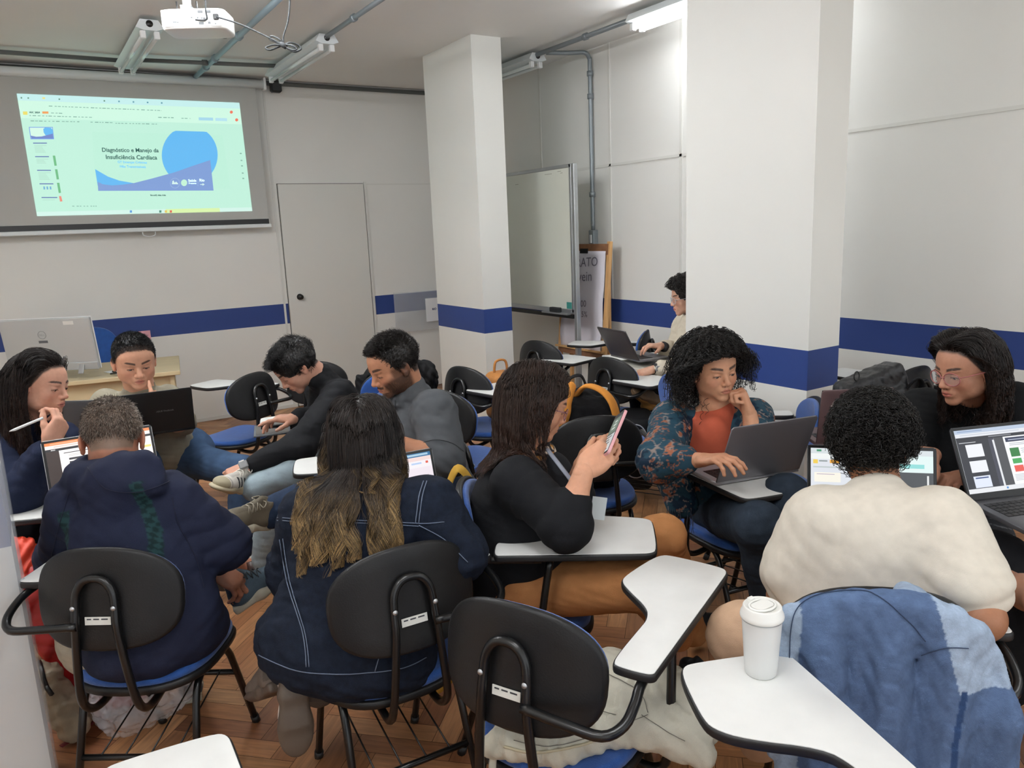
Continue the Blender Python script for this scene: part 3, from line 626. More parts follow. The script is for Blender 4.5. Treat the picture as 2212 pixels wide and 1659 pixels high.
lp += [V(598, 92, 3.9), V(582, 84, 3.92), V(588, 78, 3.9), V(605, 86, 3.89), knot, V(590, 97, 3.88), V(574, 103, 3.87), V(583, 108, 3.87), V(600, 102, 3.9), knot, V(628, 92, 3.9), V(645, 98, 3.92), V(650, 106, 3.92), V(636, 112, 3.9), V(620, 104, 3.9), knot, V(630, 98, 3.88), V(641, 105, 3.88), V(634, 108, 3.88), V(616, 100, 3.9), V(612, 80, 3.9), V(622, 45, 3.9), V(626, 0, 3.88), V(622, -60, 3.85)]
cable(lp, 'dark cable tied in a bow beside the projector', .0045)
tag(obj_np('cable_tie', *(lambda b: (b.v, b.f))(MB().cyl(V(606, 94, 3.9), V(618, 101, 3.9), .014, 10)), mat('dark grey cable', '26292b', .7)), 'dark tie binding the bow of the hanging cable', 'cable tie')
# little speaker / sensor at the end of the screen
c0 = PY(595, 188, 7.47); t = thing('wall_camera', 'small black box mounted high on the wall beside the screen end', 'wall camera', (c0[0], 7.47, c0[2]))
MB().box((-.05, -.04, -.05), (.05, .03, .05), bev=.014).build('housing', mat('charcoal box', '2c2f31', .5), t); MB().box((-.02, .03, .02), (.02, .06, .075)).build('bracket', M_CAP, t)
# clear acrylic shelf and paper on the front wall
M_ACR = mat('clear acrylic', 'd9dee2', 0.08, alpha=.28, coat=.6)
t = thing('acrylic_panel', 'clear acrylic sheet curving off the wall beside the door', 'acrylic panel', (3.3, YF-.02, .85))
out = [(x, -.05*math.sin(max(0, min(1, x/.12))*PI/2) if x < .12 else -.05) for x in (0, .03, .06, .09, .12, .3, .5, .7)]
m = MB(); n_ = len(out); m.add([(x, y, -.22) for x, y in out]+[(x, y, .20) for x, y in out]+[(x, y-.003, -.22) for x, y in out]+[(x, y-.003, .20) for x, y in out], [(i, i+1, n_+i+1, n_+i) for i in range(n_-1)]+[(2*n_+i, 3*n_+i, 3*n_+i+1, 2*n_+i+1) for i in range(n_-1)]); m.build('sheet', M_ACR, t)
a = PY(918, 645, YF-.08); t = thing('paper_notice', 'white sheet of paper with a small logo hung beside the far column', 'paper notice', (a[0], YF-.085, a[2]))
m = MB().box((0, 0, -.25), (.30, .002, .0)); m.build('sheet', mat('paper white', 'eef0f2', .6), t)
text_mesh('printed_name', 'RIO', .03, mat('navy print', '22335c', .6), frame_m((.075, -.0015, -.13), (1, 0, .03), (0, 0, 1)), t, bold=.0012)
# ------------------------------------------------------------------ whiteboard on its stand
XW = 3.85; ya, yb, z0, z1 = 5.085, 6.60, .955, 2.150
t = thing('whiteboard', 'white marker board in an aluminium frame on a rolling stand behind the far column', 'whiteboard', (XW, 5.8, 0)); o_ = np.array([XW, 5.8, 0])
MB().box((XW-.008, ya+.02, z0+.02), (XW+.008, yb, z1-.02)).build('board', mat('marker board', 'dcdfd3', .18, coat=.5, var=.02, vscale=3), t, off=o_)
for a_, b_ in (((XW-.014, ya, z0), (XW+.014, ya+.028, z1)), ((XW-.014, ya, z1-.028), (XW+.014, yb, z1)), ((XW-.014, ya, z0-.01), (XW+.014, yb, z0+.028)), ((XW-.014, yb-.02, z0), (XW+.014, yb+.01, z1))): MB().box(a_, b_, bev=.003).build('frame', M_ALU, t, off=o_)
for y in (ya-.028, yb+.03):
    MB().box((XW-.02, y-.02, .07), (XW+.02, y+.02, z1+.0), bev=.004).build('post', M_ALU, t, off=o_)
    MB().box((XW-.30, y-.02, .05), (XW+.30, y+.02, .09), bev=.004).build('foot', M_ALU, t, off=o_)
    for s_ in (-.27, .27): MB().lathe([(0, -.012), (.024, -.012), (.028, 0), (.024, .012), (0, .012)], M=Matrix.Translation((XW+s_, y, .028)) @ Matrix.Rotation(PI/2, 4, 'X'), n=14).build('caster', M_BLK, t, off=o_)
MB().box((XW-.05, ya+.05, z0-.02), (XW-.012, ya+.42, z0-.006)).build('pen_tray', M_ALU, t, off=o_)
MB().box((XW-.012, ya+.02, z0-.05), (XW+.012, yb-.35, z0-.02)).build('lower_rail', M_BLK, t, off=o_)
tag(MB().box((XW-.055, ya+.17, z0-.006), (XW-.012, ya+.30, z0+.035), bev=.006).build('board_eraser', mat('charcoal felt', '26282a', .9, bump=.5)), 'black felt eraser resting on the whiteboard tray', 'eraser')
s_ = MB().box((XW-.010, ya+.035, z0+.03), (XW-.0085, ya+.105, z0+.085)).build('sticker', mat('teal sticker', '3f8f86', .5), t, off=o_)
m = MB()
for (y, z, l) in ((5.35, 2.09, .10), (5.22, 2.10, .05), (5.86, 2.04, .05), (5.20, 2.085, .03)): m.box((XW-.0088, y, z), (XW-.008, y+l, z+.004))
m.build('marker_traces', mat('faded marker', '8d8f80', .6), t, off=o_)
# flip chart easel
t = thing('flip_chart', 'wooden flip chart easel with handwritten paper leaning by the right wall', 'flip chart', (4.1, 5.3, 0))
M_WOOD = mat('pine wood', 'd0a26b', .55, var=.12, vscale=20, stretch=(1, 1, .1)); M_WOODD = mat('brown wood', '8a6042', .55, var=.15, vscale=20)
ML = Matrix.Translation((-.08, 0, 0)) @ Matrix.Rotation(math.radians(5), 4, 'Y')
for y in (-.31, .31): MB().box((-.014, y-.022, .0), (.014, y+.022, 1.53), M=ML, bev=.003).build('upright', M_WOOD, t)
MB().box((-.018, -.31, 1.42), (.012, .31, 1.51), M=ML).build('top_rail', M_WOODD, t); MB().box((-.02, -.31, .55), (.014, .31, .61), M=ML).build('lower_rail', M_WOODD, t); MB().box((-.05, -.33, .60), (.014, .33, .615), M=ML).build('ledge', M_WOOD, t)
for y in (-.27, .27): MB().box((.05, y-.015, .0), (.075, y+.015, 1.45)).build('rear_leg', M_WOOD, t)
m = MB(); ny, nz = 10, 22
vs = [(-.024-.010*math.sin(j*.7+i*.5)*(1-j/nz)-.006*math.sin(i*1.3), -.285+.57*i/ny, .60+.85*j/nz) for j in range(nz+1) for i in range(ny+1)]
m.add([ML @ Vector(v) for v in vs], [(j*(ny+1)+i, (j+1)*(ny+1)+i, (j+1)*(ny+1)+i+1, j*(ny+1)+i+1) for j in range(nz) for i in range(ny)], True)
pp_ = m.build('paper_pad', mat('flip chart paper', 'd6d2da', .7, bump=.25, bscale=9), t); sm_ = pp_.modifiers.new('thick', 'SOLIDIFY'); sm_.thickness = .006
MB().box((-.03, -.05, 1.43), (-.02, .05, 1.47), M=ML).build('clip', M_BLK, t)
M_PEN = mat('pencil grey', '6f6b78', .7)
for s__, z, y, sz in (('SRATO', 1.31, -.03, .11), ('wein', 1.19, .02, .12), ('+200', .97, .02, .08), ('20+15%', .88, -.02, .07)):
    text_mesh('handwriting', s__, sz, M_PEN, ML @ frame_m((-.042, .10-y, z), (0, -1, .05), (0, -.12, 1)), t, ext=.0004)
# ------------------------------------------------------------------ desk, monitor and things by the screen wall
dk = PZ(385, 793, .75); rzd = math.radians(-9)
t = thing('desk', 'pale wooden desk carrying the silver monitor at the left', 'desk', (.35, 6.45, 0), rzd)
M_DESK = mat('pale desk laminate', 'cdbb95', .5, var=.06, vscale=9, stretch=(.2, 1, 1))
MB().box((-.75, -.42, .72), (.62, .42, .75), bev=.004).build('desktop', M_DESK, t); MB().box((-.72, -.36, .30), (.58, -.34, .72)).build('modesty_panel', M_DESK, t)
for x in (-.71, .56): MB().box((x-.015, -.38, 0), (x+.015, .38, .72)).build('side_panel', M_DESK, t)
mon = Matrix.Translation((.14, 6.22, .75)) @ Matrix.Rotation(math.radians(-31), 4, 'Z')
t = thing('monitor', 'large silver all-in-one monitor seen from behind on the desk', 'monitor'); t.matrix_world = mon
TL_ = Matrix.Rotation(math.radians(7), 4, 'X')
MB().box((-.31, -.016, .07), (.31, .016, .44), M=TL_, bev=.006).build('rear_shell', mat('silver plastic', 'b9bdbc', .4, metal=.25), t)
MB().box((-.312, .012, .068), (.312, .022, .442), M=TL_, bev=.003).build('bezel', M_WHT, t)
MB().box((-.31, -.024, .07), (.31, -.014, .125), M=TL_, bev=.004).build('chin', mat('grey plastic', 'a5a9a8', .45), t)
for x in (-.2, .2): MB().box((x-.018, -.11, .0), (x+.018, -.10, .13), M=Matrix.Translation((0, 0, .0)) @ Matrix.Rotation(math.radians(-32), 4, 'X') @ Matrix.Translation((0, .02, .0)), bev=.002).build('stand_leg', M_ALU, t)
rgm = MB(); rgm.tube([(.027*math.cos(a)-.03, -.0175, .33+.027*math.sin(a)) for a in np.linspace(0, 2*PI, 24, endpoint=False)], .0018, 5, closed=True); lo_ = rgm.build('logo_ring', mat('dim logo', '8d9191', .4), t); lo_.data.transform(TL_)
lo2 = text_mesh('logo_text', 'DELL', .018, mat('dim logo', '8d9191', .4), TL_ @ frame_m((-.051, -.0172, .323), (1, 0, 0), (0, 0, 1)), t)
MB().box((-.062, -.0172, .272), (.0, -.0165, .29), M=TL_).build('barcode_label', mat('barcode grey', '5d6062', .6), t); MB().box((.13, -.0172, .395), (.20, -.0165, .42), M=TL_).build('asset_label', M_STICK, t)
t = thing('visitor_chair', 'blue fabric chair behind the desk at the screen wall', 'chair', (.42, 6.98, 0), PI)
MB().plate(supere(.22, .20, 3, 30), .43, .47, .014).build('seat', M_FAB, t); MB().plate(supere(.22, .21, 2.6, 36), -.02, .02, .012, M=Matrix.Translation((0, -.2, .80)) @ Matrix.Rotation(PI/2, 4, 'X')).build('backrest', M_FAB, t)
MB().tube(crom([(0, -.05, .42), (0, -.22, .42), (0, -.235, .60), (0, -.225, .80)], 4), .016, 8).build('back_support', M_TUBE, t)
for a in (45, 135, 225, 315): MB().tube([(.15*math.cos(math.radians(a)), .15*math.sin(math.radians(a)), .43), (.26*math.cos(math.radians(a)), .26*math.sin(math.radians(a)), 0)], .012, 8).build('leg', M_TUBE, t)
t = thing('papers', 'loose white papers and black cable on the desk beside the monitor', 'papers', (.58, 6.20, .752))
m = MB(); 
for i, (x, y, a) in enumerate([(0, 0, .3), (.06, .03, -.2)]): m.box((-.105, -.15, .002*i), (.105, .15, .002*i+.0015), M=Matrix.Translation((x, y, 0)) @ Matrix.Rotation(a, 4, 'Z'))
m.build('sheets', mat('paper white', 'eef0f2', .6), t); MB().tube(crom([(-.12, -.1, .012), (-.05, -.14, .02), (.02, -.08, .02), (-.03, -.02, .025), (-.1, -.06, .02), (-.02, -.16, .012)], 6), .006, 6).build('coiled_cord', M_BLK, t)
a = PY(312, 722, YF-.01); tag(MB().box((a[0]-.05, YF-.012, a[2]-.05), (a[0]+.05, YF-.001, a[2]+.03), bev=.002).build('wall_sticker', mat('pink sticker', 'e3a9b4', .6)), 'small pink sticker on the blue band above the olive grey T-shirt', 'sticker')
# ------------------------------------------------------------------ people
def skin_mat():
    m = mat('skin', 'c08a6a', 0.48, attr=True, bump=.12, bscale=330, var=.05, vscale=70, spec=.35)
    b = m.node_tree.nodes['Principled BSDF']; b.inputs['Subsurface Weight'].default_value = .12; b.inputs['Subsurface Radius'].default_value = (.012, .005, .003); b.inputs['Subsurface Scale'].default_value = .6
    return m
M_SKIN = skin_mat(); M_EYE = mat('eye white', 'e6e0da', .12, attr=True, coat=.6)
def hair_mat(name, rough=.42):
    m = mat(name, '1b1512', rough, attr=True, spec=.45); m.node_tree.nodes['Principled BSDF'].inputs['Anisotropic'].default_value = .4; return m
M_HAIR = hair_mat('hair')
def sm(a, b, x): t = np.clip((x-a)/(b-a), 0, 1); return t*t*(3-2*t)
class Head:
    """c = centre between the ears, f = face direction"""
    def __init__(s, c, f, roll=0, sc=1.0, female=False, jaw=1.0, wide=1.0, nose=1.0, eye_open=.35):
        s.c = np.array(c, float); s.R = basis(f, (0, 0, 1), roll); s.s = sc; s.fem = female; s.jaw = jaw; s.wd = wide; s.ns = nose; s.eo = eye_open
    def w(s, *p): p = np.array(p if len(p) == 3 else p[0], float); return s.c+(p*s.s) @ s.R.T
    def l(s, P): return ((P-s.c) @ s.R)/s.s
    def d(s, *p): return np.array(p, float) @ s.R.T
    def sdf(s, S):
        E = lambda c, r, k=.02, op='u', R=None: S.ell(s.w(*c), np.array(r)*s.s, s.R if R is None else s.R @ R, k*s.s, op)
        Cn = lambda a, b, ra, rb, k=.015, op='u': S.cone(s.w(*a), s.w(*b), ra*s.s, rb*s.s, k*s.s, op)
        W = s.wd; J = s.jaw
        E((0, -.012, .035), (.075*W, .095, .083), .02); E((0, .035, .032), (.064*W, .056, .062), .03)
        E((0, .028, -.030), (.060*W*J, .062, .070), .03)
        for x in (-1, 1):
            E((x*.036*W*J, .018, -.058), (.024, .04, .026), .03); E((x*.036*W, .058, -.026), (.024, .022, .022), .02)
        E((0, .074, -.092), (.024*J, .018, .017), .03)
        Cn((-.028, .082, .020), (.028, .082, .020), .0085, .0085, .016)
        for x in (-1, 1): E((x*.0315, .094, .000), (.0155, .010, .0105), .010, 'd')
        Cn((0, .088, .010), (0, .106, -.026), .0070, .0098*s.ns, .010); E((0, .107, -.029), (.0105*s.ns, .0105, .009), .006)
        for x in (-1, 1): E((x*.0115*s.ns, .098, -.033), (.0078, .0095, .0072), .005)
        for x in (-1, 1): E((x*.0062, .1005, -.040), (.0036, .0045, .003), .002, 'd')
        E((0, .084, -.058), (.026, .016, .020), .014)
        for x in (-1, 1): Cn((0, .0985, -.0550), (x*.0215, .0865, -.0595), .0046, .0022, .004)
        Cn((-.015, .0885, -.0660), (.015, .0885, -.0660), .0052, .0052, .005); E((0, .0960, -.0662), (.011, .005, .005), .005)
        for x in (-1, 1): Cn((0, .1035, -.0603), (x*.022, .0885, -.0615), .0016, .0011, .0025, 'd')
        for x in (-1, 1):
            E((x*.0315, .0775, -.0005), (.0142, .0132, .0128), .004)
            E((x*.0315, .0925, -.0042-.001*(1-s.eo)), (.0115, .0075, .0016+.0042*s.eo), .0015, 'd')
            Cn((x*.018, .091, .0215), (x*.047, .078, .0215), .0040, .003, .006)
            a = math.radians(18*x); Rz = np.array([[math.cos(a), -math.sin(a), 0], [math.sin(a), math.cos(a), 0], [0, 0, 1]])
            E((x*.0775*W, -.006, -.008), (.0075, .0185, .0300), .006, 'u', Rz); E((x*.0840*W, -.003, -.004), (.0050, .0105, .0175), .003, 'd', Rz); E((x*.0765*W, .001, -.034), (.006, .008, .009), .005, 'u', Rz)
    def color(s, P, base, lips='b06a5c', brow='2a1d18', browk=1.0, beard=0.0, beardc='1d1612', hairc=None, blush=.5):
        L = s.l(P); x, y, z = np.abs(L[:, 0]), L[:, 1], L[:, 2]; c = np.tile(np.array(lin(base)), (len(P), 1)); near = (np.linalg.norm(L, axis=1) < .17)
        def mixc(mk, col): mk = (mk*near)[:, None]; return c*(1-mk)+np.array(lin(col))*mk
        front = sm(.04, .07, y)
        c = mixc(blush*.5*front*np.exp(-((x-.042)**2/.00035+(z+.028)**2/.0004)), 'c06a58'); c = mixc(.35*blush*front*np.exp(-(x**2/.00012+(z+.032)**2/.00012)), 'c46f5c')
        c = mixc(.30*np.exp(-((x-.077)**2/.0003+(z+.006)**2/.001))*(y < .02), 'b8654f')
        lip = sm(.0255, .021, x)*sm(.0008, -.0008, z-(-.0515-.010*np.minimum(x/.0215, 1.2)**2+.0016*np.exp(-((x-.006)/.004)**2)))*sm(-.0008, .0008, z-(-.0715+.010*(x/.0215)**2))*(y > .07)
        c = mixc(lip*.85, lips); c = mixc(sm(.0016, .0005, np.abs(z+.0605+.0005))*sm(.024, .02, x)*(y > .07)*.75, '4a211c')
        bz = .0235+.0055*np.sin(np.clip((x-.012)/.040, 0, 1)*PI*.72); bw_ = .0036*browk*sm(.058, .040, x)+.0006
        c = mixc(sm(1.0, .55, np.abs(z-bz)/(bw_+.0012))*sm(.010, .015, x)*sm(.057, .048, x)*(y > .05)*.93, brow)
        ez = -.0042-.001*(1-s.eo)
        up = ez+(.0016+.0042*s.eo)*np.sqrt(np.clip(1-((x-.0315)/.0125)**2, 0, 1)); ins = (np.abs(x-.0315) < .0145)
        c = mixc(sm(.0021, .0008, np.abs(z-up-.0006))*ins*(y > .06)*.9, '1c1210')
        c = mixc(.35*sm(.007, .001, np.abs(z-ez-.004))*ins*(y > .06), '6d4436')
        c = mixc(sm(.0045, .003, np.hypot(x-.0062, z+.0405))*(y > .085)*.8, '3a1a16')
        if beard:
            jaw = np.maximum(sm(-.034, -.050, z)*sm(.004, -.010, y-.06-.0*z)*.0, 0)
            bd = sm(-.024, -.054, z+.55*np.clip(x-.034, -.02, .05)*-1)*sm(-.035, -.01, y)   # cheeks down to the jaw
            bd = np.maximum(bd*sm(.022, .034, x+.0*z), sm(-.072, -.078, z)*sm(-.02, .02, y)*sm(.10, .05, x)); mus = sm(.0295, .024, x)*sm(-.043, -.0465, z)*sm(-.058, -.0535, z)*(y > .07)
            side = sm(.055, .062, x)*sm(.045, .03, np.abs(y-.012))*sm(.03, .0, z); nz = .75+.25*np.sin(P[:, 0]*900)*np.sin(P[:, 1]*800)*np.sin(P[:, 2]*1000)
            mk = np.clip(np.maximum.reduce([bd, mus, side*.8])*1.35*(1-lip)*beard*nz, 0, .90); mk *= sm(-.150, -.118, z+.35*np.clip(.05-y, 0, .1)); c = mixc(mk, beardc)
        if hairc is not None:
            c = mixc(sm(-.004, .006, s.scalp(L))*.93, hairc)
        return c
    hl = ([0, .5, .85, 1.1, 1.35, 1.6, 1.95, 2.25, 3.15], [.080, .077, .060, .030, .004, -.010, .022, -.050, -.062])
    def scalp(s, L, dz=0.0):
        az = np.arctan2(np.abs(L[:, 0]), L[:, 1]+.0); return L[:, 2]-(np.interp(az, *s.hl)+dz)
    def eyes(s, parent, off, iris='3a2418', look=(0, .9, -.42)):
        for x in (-1, 1):
            c0 = s.w(x*.0315, .0775, -.0012); n = 20; vs = []; cs = []; fs = []
            lk = unit(s.d(*look)); a_ = unit(np.cross(lk, s.d(0, 0, 1.0))); b_ = np.cross(a_, lk)
            for i in range(n+1):
                th = PI*i/n
                for k in range(24):
                    ph = 2*PI*k/24; v = lk*math.cos(th)+(a_*math.cos(ph)+b_*math.sin(ph))*math.sin(th); vs.append(c0+v*.0122*s.s)
                    cs.append(lin('080606') if th < .17 else lin(iris) if th < .48 else lin('e2dbd4'))
            for i in range(n):
                for k in range(24): fs.append((i*24+k, i*24+(k+1) % 24, (i+1)*24+(k+1) % 24, (i+1)*24+k))
            obj_np('eye', vs, np.array(fs)[:, ::-1], M_EYE, parent, True, np.array(cs), off)
# ---- strands
def strand_mesh(name, paths, r, cols, parent, off, m=None, taper=.35):
    """paths (N, K, 3); cols (N, K, 3)"""
    N, K, _ = paths.shape; T = np.gradient(paths, axis=1); T /= np.linalg.norm(T, axis=2, keepdims=True)+1e-9
    ref = np.where(np.abs(T[:, :, 2:3]) > .9, np.array([1., 0, 0]), np.array([0, 0, 1.])); a = np.cross(T, ref); a /= np.linalg.norm(a, axis=2, keepdims=True)+1e-9; b = np.cross(T, a)
    rr = (np.ones(N)*r)[:, None, None]*np.linspace(1, taper, K)[None, :, None]; rg = [paths+rr*(a*math.cos(2*PI*q/3)+b*math.sin(2*PI*q/3)) for q in range(3)]
    V_ = np.stack(rg, 2).reshape(-1, 3); C_ = np.repeat(cols, 3, axis=1).reshape(-1, 3); base = (np.arange(N)[:, None]*K+np.arange(K-1)[None])*3; F_ = []
    for q in range(3): q2 = (q+1) % 3; F_.append(np.stack([base+q, base+q2, base+3+q2, base+3+q], -1).reshape(-1, 4))
    return obj_np(name, V_, np.concatenate(F_), m or M_HAIR, parent, True, C_, off)
def roots(H, n, seed=1, dz=0.0, grow=.0, zmin=None):
    r = np.random.default_rng(seed); out = []; need = n
    while need > 0:
        v = r.normal(size=(n*3, 3)); v /= np.linalg.norm(v, axis=1)[:, None]; L = v*np.array([.0765*H.wd+grow, .097+grow, .085+grow])+np.array([0, -.012, .035]); k = H.scalp(L, dz) > 0
        if zmin is not None: k &= L[:, 2] > zmin
        out.append(np.hstack([L, v])[k]); need -= k.sum()
    o = np.vstack(out)[:n]; return o[:, :3], o[:, 3:], r
def jit(r, base, n, k, amp=.25, tipc=None, tipp=1.5, t0=.3, tpow=1.0):
    c = np.tile(np.array(lin(base)), (n, k, 1))*(1+amp*r.normal(size=(n, 1, 1))).clip(.3, 2.2)
    if tipc is not None:
        t = np.clip((np.linspace(0, 1, k)-t0)/(1-t0), 0, 1)**tipp; wv = (t[None, :, None]*(.08+.92*r.uniform(0, 1, size=(n, 1, 1))**tpow)); c = c*(1-wv)+np.array(lin(tipc))*wv*(1+.2*r.normal(size=(n, 1, 1))).clip(.5, 1.6)
    return c
def hair_short(H, parent, off, base='1a1513', n=5000, ln=(.012, .028), comb=(0, .6, .1), lift=.16, dz=0, rad=.0009, seed=3, grey=None, top=1.6, wave=.0):
    L, nv, r = roots(H, n, seed, dz); K = 6; l = r.uniform(*ln, size=n)*(1+(top-1)*sm(.05, .11, L[:, 2])); cb = np.array(comb); d = nv*lift+cb+r.normal(size=(n, 3))*.22
    d[:, 2] -= .5*sm(.06, .0, L[:, 2]); d -= nv*np.minimum((d*nv).sum(1), 0)[:, None]; d += nv*.18; d /= np.linalg.norm(d, axis=1)[:, None]
    t = np.linspace(0, 1, K)[None, :, None]; P = L[:, None]+d[:, None]*l[:, None, None]*t; P += wave*np.stack([np.sin(9*t[..., 0]*1+L[:, :1]*90), np.cos(8*t[..., 0]+L[:, 1:2]*80), 0*t[..., 0]+np.sin(7*t[..., 0]+L[:, 2:3]*90)], -1)*t
    q = (P-np.array([0, -.012, .035]))/np.array([.0765*H.wd, .097, .085]); qn = np.linalg.norm(q, axis=2, keepdims=True); P = np.where(qn < 1.015, np.array([0, -.012, .035])+q/qn*1.015*np.array([.0765*H.wd, .097, .085]), P)
    col = jit(r, base, n, K, .3)
    if grey is not None: g = r.uniform(size=n) < grey[0]; col[g] = np.array(lin(grey[1]))*(1+.25*r.normal(size=(g.sum(), 1, 1))).clip(.5, 1.6)
    return strand_mesh('hair', H.w(P.reshape(-1, 3)).reshape(P.shape), rad, col, parent, off)
def hair_curly(H, parent, off, base='15110f', n=1500, ln=(.05, .07), rad=.0010, cr=.006, pitch=.020, seed=5, K=20, droop=.4, out=.7, dz=0, vol=None, shell=(0, 0, 0), tint=None, face=True):
    L, nv, r = roots(H, n, seed, dz); l = r.uniform(*ln, size=n); d = nv*out+r.normal(size=(n, 3))*.3; d /= np.linalg.norm(d, axis=1)[:, None]
    t = np.linspace(0, 1, K); g = H.l(H.c+np.array([0, 0, -1.0]))*H.s; s_ = l[:, None]*t[None]; ax = L[:, None]+d[:, None]*(s_*(1-.35*t))[..., None]+g[None, None]*(droop*s_*t)[..., None]
    if face:   # keep curls from hanging across the face
        sg = np.where(L[:, :1] >= 0, 1, -1); yl = np.interp(ax[..., 2], [-.3, -.12, -.03, .03, .062, .09, .12], [.07, .030, .022, .030, .070, .115, .2]); pen = np.maximum(ax[..., 1]-yl, 0); ax[..., 1] -= pen; ax[..., 0] += sg*pen*.6
    a = np.cross(d, np.array([.3, .2, 1.])); a /= np.linalg.norm(a, axis=1)[:, None]; b = np.cross(d, a); ph = r.uniform(0, 6.28, n)[:, None]+s_/pitch*2*PI*r.choice([-1, 1], n)[:, None]; c_ = (cr*r.uniform(.6, 1.3, n))[:, None]*np.minimum(1, t*5)[None]
    P = ax+a[:, None]*(np.cos(ph)*c_)[..., None]+b[:, None]*(np.sin(ph)*c_)[..., None]
    col = jit(r, base, n, K, .3, tint, 1.3, .4); return strand_mesh('hair', H.w(P.reshape(-1, 3)).reshape(P.shape), rad, col, parent, off, taper=.8)
def hair_long(H, parent, off, coll, base='2a1d17', n=3500, length=.45, K=26, rad=.0010, seed=9, tip=None, wave=(.0, .08), t0=.35, part=0.0, stiff=.35, dz=0, lenv=.12, back=None, grow=.006, clump=0.3, frontlen=1.0, ymax=0.0, latmax=.15, toplat=.095, latsh=0.0, cn=40, cex=1.3, tpow=1.0):
    L, nv, r = roots(H, n, seed, dz); W = H.w(L); up = H.d(0, 0, 1.); fwd = H.d(0, 1., 0); rt = H.d(1., 0, 0)
    sg = np.where(L[:, 0]+r.normal(size=n)*.004 > part, 1., -1.)[:, None]
    d = nv @ H.R.T*.08+rt*sg*.55*sm(.03, .11, L[:, 2])[:, None]-fwd*(.35+.8*sm(.02, .07, L[:, 1]))[:, None]+up*(-.25); d /= np.linalg.norm(d, axis=1)[:, None]
    lv = length*(1+lenv*r.normal(size=n)).clip(.6, 1.35)*np.where(L[:, 1] > .04, frontlen, 1); ds = (lv/(K-1))[:, None]; P = np.zeros((n, K, 3)); P[:, 0] = W; seedv = r.uniform(size=n); p = W.copy(); grav = np.array([0, 0, -1.])
    for i in range(1, K):
        Lq = H.l(p); wq = np.maximum(sm(.046, .068, np.abs(Lq[:, 0])), sm(.03, -.03, Lq[:, 1]))[:, None]; g_ = grav*wq+(rt*sg*.85-fwd*.75-up*.15)*(1-wq)
        d = d*(1-stiff)+g_*stiff if i > 1 else d; d = d+r.normal(size=d.shape)*.012; d /= np.linalg.norm(d, axis=1)[:, None]; p = p+d*ds
        for _ in range(3):
            q = coll.at(p); e = 1e-3; gr = np.stack([coll.at(p+np.eye(3)[j]*e)-q for j in range(3)], 1); gr /= np.linalg.norm(gr, axis=1)[:, None]+1e-9
            pen = np.maximum(grow+.010*((seedh := (np.sin(np.arange(n)*12.9898)*43758.5453) % 1))-q, 0)[:, None]; p = p+gr*pen
        Lp = H.l(p); yl = np.interp(Lp[:, 2], [-.40, -.22, -.12, -.03, .03, .062, .085, .12], [.12, .07, .022, .010, .012, .045, .085, .2])+ymax; pen = np.maximum(Lp[:, 1]-yl, 0)*H.s
        p = p-fwd*(pen*.8)[:, None]+rt*sg*(pen*.25)[:, None]; lat = (p-H.c)@rt-latsh*min(1, max(0, i/K-.3)*2); lm = np.interp(i/K, [0, .3, 1], [toplat, latmax*.8, latmax])*(.72+.28*seedv); ov = np.maximum(np.abs(lat)-lm, 0)*np.sign(lat); p = p-rt*(ov*.7)[:, None]
        dd = p-P[:, i-1]; d = dd/(np.linalg.norm(dd, axis=1)[:, None]+1e-9); P[:, i] = p
    t = np.linspace(0, 1, K)[None, :]
    if clump:
        kc = max(30, n//cn); cen = r.choice(n, kc, False); D2 = ((W[:, None]-W[None, cen])**2).sum(2); idx = cen[D2.argmin(1)]; P = P+(P[idx]-P)*(clump*t**cex)[..., None]
        phk = np.sin(idx*7.13)*3.1
    else: phk = r.uniform(0, 6.28, n)
    amp = (wave[0]*sm(t0*.6, .9, t)); S_ = t*lv[:, None]; P = P+rt[None, None]*(amp*np.sin(S_/wave[1]*2*PI+phk[:, None]))[..., None]+(-fwd)[None, None]*(amp*.8*np.abs(np.cos(S_/wave[1]*2*PI+phk[:, None])))[..., None]
    col = jit(r, base, n, K, .22, tip, 1.1, t0, tpow)*((.72+.56*(np.sin(idx*91.7)*.5+.5)) if clump else np.ones(n))[:, None, None]; return strand_mesh('hair', P, rad, col, parent, off, taper=.5)
def hair_cap(H, parent, off, col, grow=.004, name='hair_base', low=None, amp=.002, dz=0):
    """thin scalp volume below the strands so no skin shows through"""
    S = SDF(); S.ell(H.w(0, -.012, .035), np.array([.0755*H.wd+grow, .0955+grow, .0835+grow])*H.s, H.R, .01)
    S.ell(H.w(0, .118, -.030), np.array([.068, .075, .105])*H.s, H.R, .015, 'd'); S.ell(H.w(0, .03, -.09), np.array([.13, .075, .085])*H.s, H.R, .02, 'd'); S.ell(H.w(0, -.09, -.145), np.array([.12, .09, .085])*H.s, H.R, .02, 'd')
    for x in (-1, 1): S.ell(H.w(x*.088, .012, -.02), np.array([.03, .026, .035])*H.s, H.R, .01, 'd')
    return sdf_obj(name, S, M_HAIR, parent, .003, off, col=col, disp=lambda P: wrinkle(P, amp, .03, 3))
